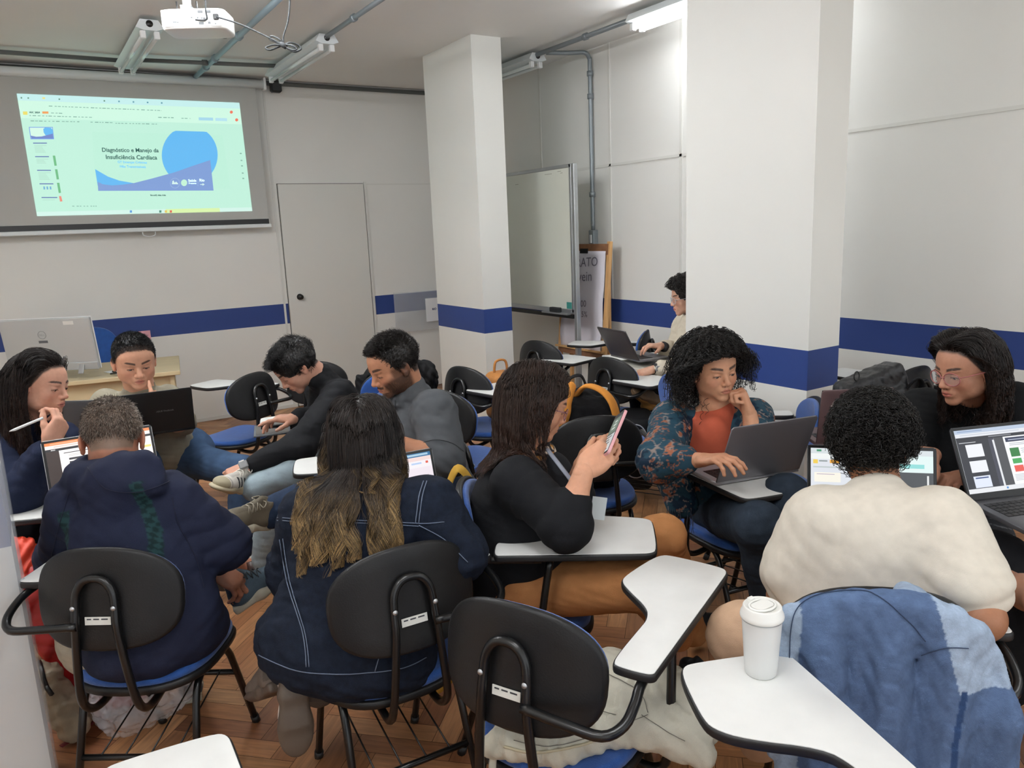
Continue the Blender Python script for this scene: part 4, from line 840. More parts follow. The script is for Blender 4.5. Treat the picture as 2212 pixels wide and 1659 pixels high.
# ---- hands
def hand(S, wr, d, n, side, curl=(.3, .3, .35, .4), thumb=None, sc=1.0, spread=.06, k=.006, tcurl=.35, bend=(1, 1, .7)):
    d = unit(d); n = np.array(n, float); n = unit(n-d*(n@d)); t = np.cross(d, n)*(1 if side == 'R' else -1); wr = np.array(wr, float)
    P = lambda a, b, c: wr+(d*a+t*b+n*c)*sc
    S.ell(P(.048, .002, .002), np.array([.043, .050, .0155])*sc, np.stack([t, d, n], 1), .012)
    S.cone(P(-.012, 0, 0), P(.014, 0, 0), .0255*sc, .024*sc, .02)
    ks = [(.088, .028), (.092, .009), (.087, -.010), (.078, -.0275)]; rad = [(.0098, .0088, .0078), (.0100, .0090, .0080), (.0095, .0085, .0076), (.0085, .0075, .0068)]; ln = [(.042, .026, .021), (.046, .029, .022), (.043, .027, .021), (.033, .021, .019)]
    for i in range(4):
        a, b = ks[i]; p = P(a, b, -.002); S.cone(P(.02, b*.65, 0), p, .012*sc, .0112*sc, .014); c = curl[i]; ang = c*bend[0]; sp_ = spread*(1.5-i)
        for j in range(3):
            dd = unit(d*math.cos(ang)+n*math.sin(ang)+t*sp_); q = p+dd*ln[i][j]*sc; S.cone(p, q, rad[i][j]*sc, (rad[i][j+1] if j < 2 else .0062)*sc, k); p = q; ang += c*(bend[1] if j == 0 else bend[2])*1.15
    tb = P(.022, .024, .006); tv = unit(d*.65+t*.75+n*.3) if thumb is None else unit(d*thumb[0]+t*thumb[1]+n*thumb[2])
    S.cone(P(.005, .012, .004), tb, .016*sc, .0155*sc, .014); p = tb; lt = (.042, .033, .024); rt_ = (.0150, .0112, .0100, .0075)
    for j in range(3):
        q = p+tv*lt[j]*sc; S.cone(p, q, rt_[j]*sc, rt_[j+1]*sc, .007); p = q; tv = unit(tv*math.cos(tcurl)+unit(d*1.0+n*.35)*math.sin(tcurl))
    return S
# ---- torso, arms
def torso_sdf(S, pel, chs, shL, shR, W=(.165, .150, .172), D=(.125, .115, .120), g=0.0, k=.07, top=.05, belly=0.0):
    pel, chs, shL, shR = map(lambda v: np.array(v, float), (pel, chs, shL, shR)); r = unit(shR-shL); up = unit(chs-pel); f = unit(np.cross(up, r)); r = np.cross(f, up); R = np.stack([r, f, up], 1); L = np.linalg.norm(chs-pel)
    for i, u in enumerate((0, .28, .55, .82)):
        w = np.interp(u, [0, .45, 1], W)+g; d_ = np.interp(u, [0, .45, 1], D)+g; S.ell(pel+(chs-pel)*u+f*belly*math.sin(u*PI), (w, d_+belly*.5*math.sin(u*PI), L*.24+.04), R, k)
    S.cone(shL+(chs-shL)*.12, shR+(chs-shR)*.12, .055+g, .055+g, .08); return f
def rrect(w, h_, r_, k=6):
    o = []
    for cx, cy, a0 in ((w-r_, h_-r_, 0), (-w+r_, h_-r_, 90), (-w+r_, -h_+r_, 180), (w-r_, -h_+r_, 270)):
        for i in range(k+1): a = math.radians(a0+90*i/k); o.append((cx+r_*math.cos(a), cy+r_*math.sin(a)))
    return o
def person(label, off):
    return thing('person', label, 'person', tuple(off))
def make_body(parent, off, H, neck, base, pel, chs, shL, shR, arms, hands, colkw=None, headvox=.0026, armr=(.044, .036, .026), extra=None, tors=True, sleeve=True, neckr=.054):
    """one skin mesh: head, neck, torso, arms, hands"""
    colkw = colkw or {}; parts = []
    Sh = SDF(); H.sdf(Sh); nb = np.array(neck, float); Sh.cone(H.w(0, -.030, -.045), nb, neckr*H.s, (neckr+.004)*H.s, .03)
    lo, hi = Sh.bb; parts.append(Sh.mesh(headvox))
    S = SDF()
    if tors: torso_sdf(S, pel, chs, shL, shR, (.13, .115, .13), (.09, .085, .09))
    S.cone(nb, np.array(chs, float)+(nb-np.array(chs))*.1, neckr+.001, .055, .04)
    for (a, b, c) in arms: S.cone(a, b, armr[0], armr[1], .02); S.cone(b, c, armr[1]+.003, armr[2], .02); mid = np.array(b)*.7+np.array(c)*.3; S.ell(mid, armr[1]+.006, None, .03)
    if extra: extra(S)
    parts.append(S.mesh(.005))
    for h in hands: Sa = SDF(); hand(Sa, **h); parts.append(Sa.mesh(.0024))
    V_ = []; F_ = []; o = 0
    for v, f in parts: V_.append(v); F_.append(f+o); o += len(v)
    V_ = np.vstack(V_); F_ = np.vstack(F_); c = H.color(V_, base, **colkw)
    return obj_np('body', V_, F_, M_SKIN, parent, True, c, off)
def cloth(name, base, rough=.85, bump=.35, bscale=500, var=.06, vscale=30, sheen=.0, attr=False): return mat(name, base, rough, bump=bump, bscale=bscale, var=var, vscale=vscale, sheen=0, attr=attr, spec=.2)
def top_garment(name, m, parent, off, pel, chs, shL, shR, arms, W, D, sl=1.0, ar=(.060, .052, .040), collar=None, fold=.006, wl=.11, seed=1, vox=.0055, col=None, hem=None, extra=None, belly=0, g=.012, k=.06, ka=.04, stretch=(1, 1, 1)):
    S = SDF(); f = torso_sdf(S, pel, chs, shL, shR, W, D, 0, k, belly=belly)
    for (a, b, c) in arms:
        a, b, c = map(lambda v: np.array(v, float), (a, b, c))
        if sl >= 1: S.cone(a, b, ar[0], ar[1], ka); S.cone(b, b+(c-b)*(sl-1), ar[1]+.002, ar[2], .03)
        else: S.cone(a, a+(b-a)*sl, ar[0], ar[1], ka)
    if collar is not None: S.cone(chs, collar[0], .075, collar[1], .05)
    if extra: extra(S, f)
    def crease(P):
        v = np.zeros(len(P))
        for (a, b, c) in arms:
            a, b, c = map(lambda q: np.array(q, float), (a, b, c)); ax = unit(b-a); d = P-b; w = np.exp(-(d*d).sum(1)/.014); s_ = d@unit(c-a)
            v += .0042*w*(1-2*np.abs(np.sin(s_*52+3*np.sin(P[:, 2]*14+P[:, 0]*9)))); d = P-(a+(b-a)*.08); w = np.exp(-(d*d).sum(1)/.010); v += .0030*w*(1-2*np.abs(np.sin((d@ax)*48+2.5*np.sin(P[:, 1]*16))))
        return v
    return sdf_obj(name, S, m, parent, vox, off, col=col, disp=lambda P: crease(P)+.65*wrinkle(P, fold, wl*1.3, seed, stretch, False)+.38*wrinkle(P, fold, wl*.9, seed+3, np.array([.6, .6, 1.5])))
def trousers(m, parent, off, hips, legs, name='trousers', r=(.088, .066, .058, .050), fold=.004, vox=.006, col=None, seed=4, top=.13):
    """legs: [(hip, knee, ankle)]"""
    S = SDF(); h0, h1 = np.array(hips[0], float), np.array(hips[1], float); S.cone(h0, h1, top, top, .05)
    for (a, b, c) in legs:
        S.cone(a, b, r[0], r[1], .05)
        if c is not None: S.cone(b, c, r[2], r[3], .03)
    return sdf_obj(name, S, m, parent, vox, off, col=col, disp=lambda P: .8*wrinkle(P, fold, .15, seed, (1, 1, 1), False)+.4*wrinkle(P, fold, .09, seed+2, (.7, .7, 1.4)))
def shoe(parent, off, heel, toe, up=(0, 0, 1), c1='d9d8d2', c2='e9e6dc', name='shoe', lace=None, L=None, w=1.0, stripe=None, fox=None):
    heel = np.array(heel, float); toe = np.array(toe, float); d = unit(toe-heel); up = unit(np.array(up, float)-d*(np.array(up, float)@d)); r = np.cross(d, up); Lg = L or .28; R = np.stack([r, d, up], 1); P = lambda x, y, z: heel+r*x*w+d*y*(Lg/.28)+up*z
    S = SDF(); S.cone(P(0, .036, .035), P(0, .042, .088), .034, .031, .02); S.cone(P(0, .04, .032), P(0, .14, .028), .034, .034, .03); S.ell(P(0, .195, .026), (.044*w, .066, .030), R, .03); S.cone(P(0, .07, .075), P(0, .16, .045), .022, .020, .02); S.cone(P(0, .09, .088), P(0, .075, .108), .014, .012, .01); S.ell(P(0, .04, .128), (.025, .032, .032), R, .008, 'd'); S.rbox(P(0, .13, -.06), (.2, .3, .058), R, .002, .004, 'd')
    def col(Q_):
        l = (Q_-heel) @ R; x, y, z = l[:, 0]/w, l[:, 1]*.28/Lg, l[:, 2]; c = np.tile(np.array(lin(c1)), (len(Q_), 1)); k = np.array(lin(c1))
        c[(y > .215) | (z < .016)] = np.array(lin(fox or c2))*.8; c[(np.abs(y-.205) < .004) & (z > .02)] = k*.6; c[(np.abs(x) < .016) & (y > .08) & (y < .185) & (z > .04)] = k*.72
        if stripe: c[(np.abs(x) > .02) & (z > .014) & (z < .062) & (np.mod(y-.35*z, .026) < .011) & (y > .085) & (y < .165)] = np.array(lin(stripe))
        c[(y < .02) & (z > .03) & (z < .075)] = k*.62; return c
    u = sdf_obj(name, S, cloth('shoe upper', c1, .6, attr=True), parent, .0032, off, col=col)
    S2 = SDF(); S2.rbox(P(0, .05, .008), (.036*w, .056, .015), R, .010, .03); S2.rbox(P(0, .14, .007), (.036*w, .05, .013), R, .010, .03); S2.ell(P(0, .205, .008), (.048*w, .070, .015), R, .03)
    sdf_obj('sole', S2, mat('sole '+c2, c2, .55, bump=.2, bscale=150), u, .0038, off)
    if lace:
        b = MB()
        for i in range(6):
            y = .088+i*.016; z = .093-i*.0085; b.tube(crom([P(-.024, y, z-.016), P(-.010, y+.005, z+.001), P(.010, y+.010, z+.001), P(.024, y+.015, z-.018)], 3), .0022, 5); b.tube(crom([P(.024, y, z-.016), P(.010, y+.005, z+.002), P(-.010, y+.010, z+.002), P(-.024, y+.015, z-.018)], 3), .0022, 5)
        b.tube(crom([P(0, .085, .098), P(.020, .07, .108), P(.036, .085, .092), P(.01, .09, .098), P(-.020, .075, .108), P(-.034, .09, .092), P(0, .09, .098)], 4), .0018, 5); b.build('laces', mat('lace '+lace, lace, .7), u, off=off)
    return u
def glasses(H, parent, off, c='8a5a5a', r=.0235, m=None, rd=.0016, tint=None):
    b = MB(); mt = m or mat('frame '+c, c, .3, coat=.4); y = .104
    for x in (-1, 1):
        pts = [H.w(x*.0325+r*1.08*math.cos(a), y-.012*abs((x*.0325+r*math.cos(a))/.06)**2, -.004+r*.88*math.sin(a)) for a in np.linspace(0, 2*PI, 28, endpoint=False)]; b.tube(pts, rd, 6, closed=True)
        b.tube([H.w(x*.0575, y-.011, .003), H.w(x*.072, y-.03, .004), H.w(x*.0815, .02, .002), H.w(x*.084, -.01, -.004)], rd, 6)
    b.tube([H.w(-.0095, y, -.001), H.w(0, y+.003, .002), H.w(.0095, y, -.001)], rd, 6); g = b.build('glasses', mt, parent, off=off)
    l = MB()
    for x in (-1, 1):
        pts = [H.w(x*.0325+r*1.06*math.cos(a), y-.012*abs((x*.0325+r*math.cos(a))/.06)**2, -.004+r*.86*math.sin(a)) for a in np.linspace(0, 2*PI, 28, endpoint=False)]; MB().add([tuple(p) for p in pts], [tuple(range(28))]).build('lens', mat('spectacle lens', 'eef2f4', .03, alpha=.12, coat=.3), g, off=off)
    return g
def band(parent, off, p, d, r, wd, c, name='watch', face=None, n_=None):
    d = unit(d); b = MB(); b.cyl(np.array(p)-d*wd/2, np.array(p)+d*wd/2, r, 20); w = b.build(name, mat('band '+c, c, .45), parent, off=off)
    if face is not None:
        n_ = unit(np.array(n_)-d*(np.array(n_)@d)); t_ = np.cross(d, n_); M = Matrix(((t_[0], d[0], n_[0], p[0]+n_[0]*r), (t_[1], d[1], n_[1], p[1]+n_[1]*r), (t_[2], d[2], n_[2], p[2]+n_[2]*r), (0, 0, 0, 1)))
        MB().box((-.017, -.019, -.004), (.017, .019, .007), M=M, bev=.004).build('watch_face', mat('watch face', face, .2), w, off=off)
    return w
# ------------------------------------------------------------------ the people in this room
from mathutils.bvhtree import BVHTree
def FD(px, a, pitch):
    v = ray(px, 800); v = unit([v[0], v[1], 0]); tc_ = -v; rt = np.array([v[1], -v[0], 0]); a = math.radians(a); p = math.radians(pitch)
    h = tc_*math.cos(a)+rt*math.sin(a); return h*math.cos(p)+np.array([0, 0, -math.sin(p)])
def hd(th): th = math.radians(th); return np.array([math.sin(th), math.cos(th), 0])
def seam(o, off, pix, r, m, name='stitching', lift=.0022, parent=None, bvh=None, dash=None):
    me = o.data; off = np.array(off)
    if bvh is None: bvh = BVHTree.FromPolygons([v.co for v in me.vertices], [p.vertices for p in me.polygons])
    last = None
    for line in pix:
        q = crom(np.array([(x, y, 0) for x, y in line], float), 7); run = []
        for x, y, _ in q:
            hit, nrm, _i, _d = bvh.ray_cast(Vector(_C-off), Vector(ray(x, y)).normalized())
            if hit is not None: nv_ = np.array(nrm); nv_ = nv_ if nv_@ray(x, y) < 0 else -nv_; run.append(np.array(hit)+nv_*lift)
        if len(run) > 3: last = MB().tube(run, r, 5).build(name, m, parent or o)
    return last
def off_of(p): return (float(p[0]), float(p[1]), 0.0)
M_LACE = 'c9c4b4'
# ---- 1: navy hooded jacket, from behind
def p_navy():
    off = off_of((.20, 2.44)); t = person('person in a navy hooded jacket seen from behind, short greying hair, working on a laptop', off)
    H = Head(V(243, 948, 2.36), FD(243, 178, 32), -.06, 1.02, wide=1.04); neck = V(252, 1020, 2.34); pel = np.array([.20, 2.36, .55]); ch = V(262, 1085, 2.33)
    shL, shR = V(160, 1095, 2.33), V(372, 1075, 2.30); elL, wrL = V(140, 1205, 2.5), V(180, 1120, 2.8); elR, wrR = V(478, 1175, 2.38), V(462, 1228, 2.5); arms = [(shL, elL, wrL), (shR, elR, wrR)]
    make_body(t, off, H, neck, 'b07a62', pel, ch, shL, shR, [], [dict(wr=wrR, d=V(500, 1252, 2.52)-wrR, n=(.1, .3, -1), side='R', curl=(.5, .5, .6, .6))], dict(hairc='7a6657'))
    H.eyes(t, off); hair_cap(H, t, off, '6a584c', .002)
    hair_short(H, t, off, '463b34', n=9000, ln=(.009, .016), comb=(0, -.5, -.6), rad=.0007, grey=(.5, 'a2968a'), lift=.10)
    M = cloth('navy twill', '1b1f33', .8, bump=.3, bscale=700, attr=True); R = basis(ch-pel, (0, 1, 0))
    rt = unit(shR-shL); up = unit(ch-pel)
    def col(P):
        c = np.tile(np.array(lin('1f2439')), (len(P), 1)); d = P-(shL+shR)/2; x = d @ rt; z = d @ up; bk = ((P-pel) @ unit(np.cross(rt, up))) ; band_ = np.abs(np.abs(x)-.130-.20*np.clip(-z-.05, 0, .35)) < .018
        k = band_ & (z < .02) & (z > -.36); u = P*230; pl = .5+.5*np.sign(np.sin(u[:, 2])*np.sin(u[:, 0]+u[:, 1])); c[k] = np.array(lin('1b3436'))*(.6+.8*pl[k, None]); return c
    def ex(S, f):
        for q in np.linspace(0, 2*PI, 15)[:-1]:   # hood lying round the neck
            a = neck+rt*math.cos(q)*.088+unit(np.cross(up, rt))*(math.sin(q)*.075-.018)+up*(.0+.018*math.sin(q)); S.ell(a, (.040, .040, .042), None, .04)
        S.ell(V(270, 1040, 2.22), (.115, .045, .075), np.stack([rt, np.cross(up, rt), up], 1), .05); S.cone(V(215, 1030, 2.20), V(330, 1045, 2.20), .028, .028, .03)
        S.ell(pel+np.array([0, .0, -.04]), (.20, .15, .09), None, .05)
    j = top_garment('hooded_jacket', M, t, off, pel, ch, shL, shR, arms, (.200, .188, .172), (.145, .135, .125), 1.42, (.078, .078, .060), None, .007, .12, 2, .0055, col, extra=ex)
    seam(j, off, [[(190, 1010), (230, 1055), (300, 1062), (365, 1040)], [(372, 1075), (385, 1130), (420, 1200), (440, 1270)], [(150, 1065), (130, 1130), (112, 1200)]], .0011, mat('navy thread', '131830', .8))
    aL, kL, hL = V(505, 1262, 2.62), V(420, 1190, 2.95), V(250, 1350, 2.40); hR, kR, aR = V(330, 1350, 2.30), V(400, 1225, 2.80), V(432, 1440, 2.86)
    trousers(cloth('khaki cotton', 'a29b8c', .85), t, off, (V(225, 1370, 2.34), V(345, 1365, 2.30)), [(hR, kR, aR+(kR-aR)*.25), (hL, kL, aL+(kL-aL)*.22)])
    for nm, (a, b_) in (('sock', (V(488, 1232, 2.60), V(520, 1282, 2.60))), ('sock', (aR+np.array([0, 0, .10]), aR+np.array([0, 0, .0])))):
        s_ = MB().tube([a, (np.array(a)+b_)/2, b_], [.040, .036, .034], 16).build(nm, cloth('white ribbed sock', 'd9d4c8', .9, bump=.5, bscale=250), t, off=off)
    shoe(t, off, V(512, 1318, 2.58), V(592, 1262, 2.62), np.array(ray(540, 1230))*0+unit(V(470, 1235, 2.55)-V(540, 1300, 2.60)), '4a5a66', 'b9b5a4', lace='23262a', L=.275)
    g = PZ(418, 1490, .0); shoe(t, off, g+np.array([-.02, -.08, 0]), g+np.array([.02, .15, 0]), (0, 0, 1), '4a5a66', 'b9b5a4', lace='23262a')
# ---- 2: denim jacket, long hair
def p_denim():
    off = off_of((.74, 1.97)); t = person('person in a dark denim jacket seen from behind, long brown hair with blond ends', off)
    H = Head(V(782, 938, 2.30), FD(800, 174, 26), 0, .93, True); neck = V(797, 1005, 2.28); pel = V(748, 1388, 2.20); ch = V(785, 1085, 2.22)
    shL, shR = V(664, 1110, 2.24), V(925, 1090, 2.20); elL, wrL = V(640, 1232, 2.34), V(700, 1130, 2.6); elR, wrR = V(990, 1195, 2.20), V(930, 1110, 2.5); arms = [(shL, elL, wrL), (shR, elR, wrR)]
    make_body(t, off, H, neck, 'c08d72', pel, ch, shL, shR, [], [dict(wr=wrL, d=hd(5), n=(0, 0, -1), side='L'), dict(wr=wrR, d=hd(-5), n=(0, 0, -1), side='R')], dict(hairc='241a15'))
    H.eyes(t, off); hair_cap(H, t, off, '1b1512', .003)
    M = cloth('dark indigo denim', '171e2c', .9, bump=.4, bscale=520, var=.25, vscale=60); up = unit(ch-pel); rt = unit(shR-shL); bk = unit(np.cross(rt, up))*-1
    def ex(S, f):
        S.ell(pel+up*.0, (.250, .175, .12), np.stack([rt, f, up], 1), .06); S.ell(pel-up*.05, (.235, .165, .09), np.stack([rt, f, up], 1), .05); S.cone(elR, elR+unit(elR-shR)*.02, .062, .058, .03)
    j = top_garment('denim_jacket', M, t, off, pel, ch, shL, shR, arms, (.222, .200, .178), (.160, .140, .125), 1.5, (.082, .078, .058), (neck, .062), .009, .12, 5, .0055, extra=ex, ka=.03)
    M_ST = mat('denim stitching', '667286', .8); bvh = BVHTree.FromPolygons([v.co for v in j.data.vertices], [p.vertices for p in j.data.polygons])
    seam(j, off, [[(590, 1118), (700, 1122), (800, 1125), (905, 1130), (960, 1128)], [(590, 1124), (700, 1128), (800, 1131), (905, 1136)], [(905, 1130), (912, 1075), (922, 1040)], [(898, 1130), (905, 1075), (915, 1040)],
        [(605, 1165), (622, 1260), (655, 1370), (662, 1440)], [(612, 1163), (628, 1260), (660, 1370), (668, 1440)], [(560, 1415), (640, 1448), (740, 1456), (860, 1445), (920, 1420)], [(905, 1134), (960, 1165), (1010, 1215)], [(800, 1135), (850, 1250), (830, 1370), (810, 1450)]], .0015, M_ST, bvh=bvh)
    S = SDF(); H.sdf(S); torso_sdf(S, pel, ch, shL, shR, (.222, .20, .185), (.160, .140, .130), 0, .06); S.cone(ch, neck, .09, .07, .05)
    for a, b, c in arms: S.cone(a, b, .082, .078, .05)
    hair_long(H, t, off, S, '221a16', 9500, .42, 34, .0009, 11, 'b5945f', (.013, .15), .45, 0, .30, 0, .09, grow=.002, clump=.90, frontlen=1.02, latmax=.165, cn=110, ymax=.02, cex=1.0, tpow=1.5, toplat=.068, latsh=-.03)
    trousers(cloth('grey brown trousers', '57504a', .85), t, off, (pel+rt*-.09-up*.02, pel+rt*.09-up*.02), [(pel-rt*.06, pel-rt*.03+hd(0)*.42+np.array([0, 0, -.05]), V(650, 1475, 2.28)), (pel+rt*.09, pel+rt*.10+hd(0)*.42+np.array([0, 0, -.05]), V(690, 1490, 2.30))])
    a = V(606, 1486, 2.16); shoe(t, off, a, a+hd(-8)*.16+np.array([0, 0, -.10]), hd(5)*.5+np.array([0, 0, 1.]), '6e635a', '5a4f46', L=.25)
    b_ = V(652, 1545, 2.08); shoe(t, off, b_+np.array([0, .05, .14]), b_+np.array([-.02, .0, -.12]), hd(5), 'd8d3c8', '54493f', lace=None, L=.27)
# ---- 3: phone, black cardigan
def p_phone():
    off = off_of((1.30, 1.99)); t = person('person in a black cardigan and tan trousers looking at a pink phone, brown shoulder-length hair', off)
    H = Head(V(1155, 870, 2.42), FD(1150, 102, 22), .05, 1.0, True); neck = V(1128, 955, 2.45); pel = V(1120, 1225, 2.52); ch = V(1118, 1030, 2.46)
    shR, shL = V(1118, 1040, 2.30), V(1165, 1015, 2.66); elR, wrR = V(1222, 1135, 2.20), V(1262, 1018, 2.20); elL, wrL = V(1235, 1085, 2.50), V(1262, 1000, 2.36); arms = [(shR, elR, wrR), (shL, elL, wrL)]
    phc = V(1322, 940, 2.22); pu = unit(hd(70)*.62+np.array([0, 0, .60])); phc = V(1324, 938, 2.24)
    make_body(t, off, H, neck, 'd09a7c', pel, ch, shL, shR, arms, [dict(wr=wrR, d=V(1302, 982, 2.22)-wrR, n=V(1330, 900, 2.4)-V(1262, 960, 2.2), side='R', curl=(.75, .8, .85, .9), thumb=(.8, .3, .5), tcurl=.15),
        dict(wr=wrL, d=V(1310, 962, 2.34)-wrL, n=V(1300, 1040, 2.15)-V(1300, 940, 2.34), side='L', curl=(.7, .8, .8, .9), thumb=(.9, .3, .35))], dict(hairc='2c1f1a', lips='b5685c'), armr=(.050, .043, .029))
    H.eyes(t, off); hair_cap(H, t, off, '2a1f1a', .003); glasses(H, t, off, '8c5a66', .021)
    S = SDF(); H.sdf(S); torso_sdf(S, pel, ch, shL, shR, (.18, .17, .17), (.16, .15, .14), .01, .06); S.cone(ch, neck, .08, .06, .05)
    hair_long(H, t, off, S, '33251e', 9000, .215, 24, .0008, 21, '4a3026', (.007, .07), .4, -.01, .32, 0, .12, grow=.006, clump=.5, frontlen=.95, ymax=.03, latmax=.125, cn=60)
    up = unit(ch-pel); f = hd(120)
    def ex(S, ff):
        S.ell(ch+f*.085-up*.07, (.125, .10, .10), None, .06); S.ell(pel+up*.10+f*.04, (.19, .17, .14), None, .07); S.ell(pel-up*.02-f*.03, (.16, .15, .09), None, .06)
    top_garment('cardigan', cloth('black jersey', '17181b', .88, bump=.3, sheen=.5), t, off, pel, ch, shL, shR, arms, (.185, .175, .170), (.165, .150, .135), 1.38, (.078, .070, .052), None, .004, .10, 7, .0055, extra=ex)
    S = SDF(); S.ell(ch+f*.105-up*.03, (.085, .075, .11), None, .03); sdf_obj('blouse', S, cloth('dark printed blouse', '202226', .8), t, .006, off)
    S = SDF(); S.ell(neck+f*.055-up*.045, (.058, .05, .05), None, .02)
    sdf_obj('printed_scarf', S, cloth('orange print', 'c58a4a', .8, attr=True), t, .005, off, col=lambda P: np.where((snoise(P, 60, 3) > .1)[:, None], np.array(lin('d39a4c')), np.where((snoise(P, 75, 8) > .2)[:, None], np.array(lin('e4d3c0')), np.array(lin('2a2629')))))
    lan = crom([V(1180, 968, 2.38), V(1205, 1000, 2.30), V(1232, 1035, 2.28), V(1255, 1070, 2.30), V(1278, 1095, 2.34)], 6); MB().tube(lan, .008, 6, flat=.3).build('lanyard', mat('grey lanyard', '8f96a3', .6), t, off=off)
    bc = V(1293, 1098, 2.33); MB().box((-.022, -.001, -.036), (.022, .001, .036), M=Matrix.Translation(Vector(bc)) @ Matrix.Rotation(-math.radians(35), 4, 'Z') @ Matrix.Rotation(.15, 4, 'Y')).build('id_badge', mat('badge card', 'd6dee0', .4), t, off=off)
    hR, kR = V(1165, 1265, 2.44), V(1392, 1262, 2.30); hL, kL = V(1180, 1215, 2.66), V(1432, 1162, 2.62); tm = cloth('tan twill', 'b07a4c', .85, bump=.3)
    aR = V(1462, 1375, 2.75); aL = V(1495, 1365, 3.0); trousers(tm, t, off, (V(1120, 1255, 2.45), V(1150, 1225, 2.62)), [(hR, kR, aR), (hL, kL, aL)], r=(.100, .076, .072, .056), top=.125)
    shoe(t, off, PZ(1478, 1378, 0), PZ(1478, 1378, 0)+hd(100)*.2, (0, 0, 1), '1c1c1e', '2a2a2a', lace=None)
    shoe(t, off, aR*np.array([1, 1, 0]), aR*np.array([1, 1, 0])+hd(115)*.2, (0, 0, 1), '1c1c1e', '2a2a2a')
    # pink phone in both hands
    ph = thing('phone', 'pink smartphone held up in both hands by the person in the black cardigan', 'phone', tuple(phc)); n_ = unit(unit(V(1150, 880, 2.42)-phc)+unit(-ray(1320, 930))*.75); n_ = unit(n_-pu*(n_@pu)); M = frame_m((0, 0, 0), np.cross(pu, n_), pu)
    MB().plate(rrect(.037, .075, .010), -.005, .004, .002, M=M).build('case', mat('pink case', 'd8a0a4', .45), ph)
    sc_ = MB(); sc_.cur = '1b1d20'; sc_.plate(rrect(.0345, .0725, .008), .004, .0048, 0, M=M); sc_.cur = '6a7a6c'; sc_.box((-.031, .0, .0049), (.031, .055, .0052), M=M); sc_.cur = 'c9cdcf'; sc_.box((-.031, -.066, .0049), (.031, -.004, .0052), M=M)
    sc_.cur = '3c4244'
    for i in range(5): sc_.box((-.025, -.014-.011*i, .0053), (.015-.01*(i % 2), -.010-.011*i, .0055), M=M)
    sc_.cur = 'd5ded6'
    for i in range(3): sc_.box((-.015+.004*i, .015+.012*i, .0053), (.012, .020+.012*i, .0055), M=M)
    sc_.build('screen', mat('phone screen', 'ffffff', .3, attr=True, emit=.8), ph, colors=True)
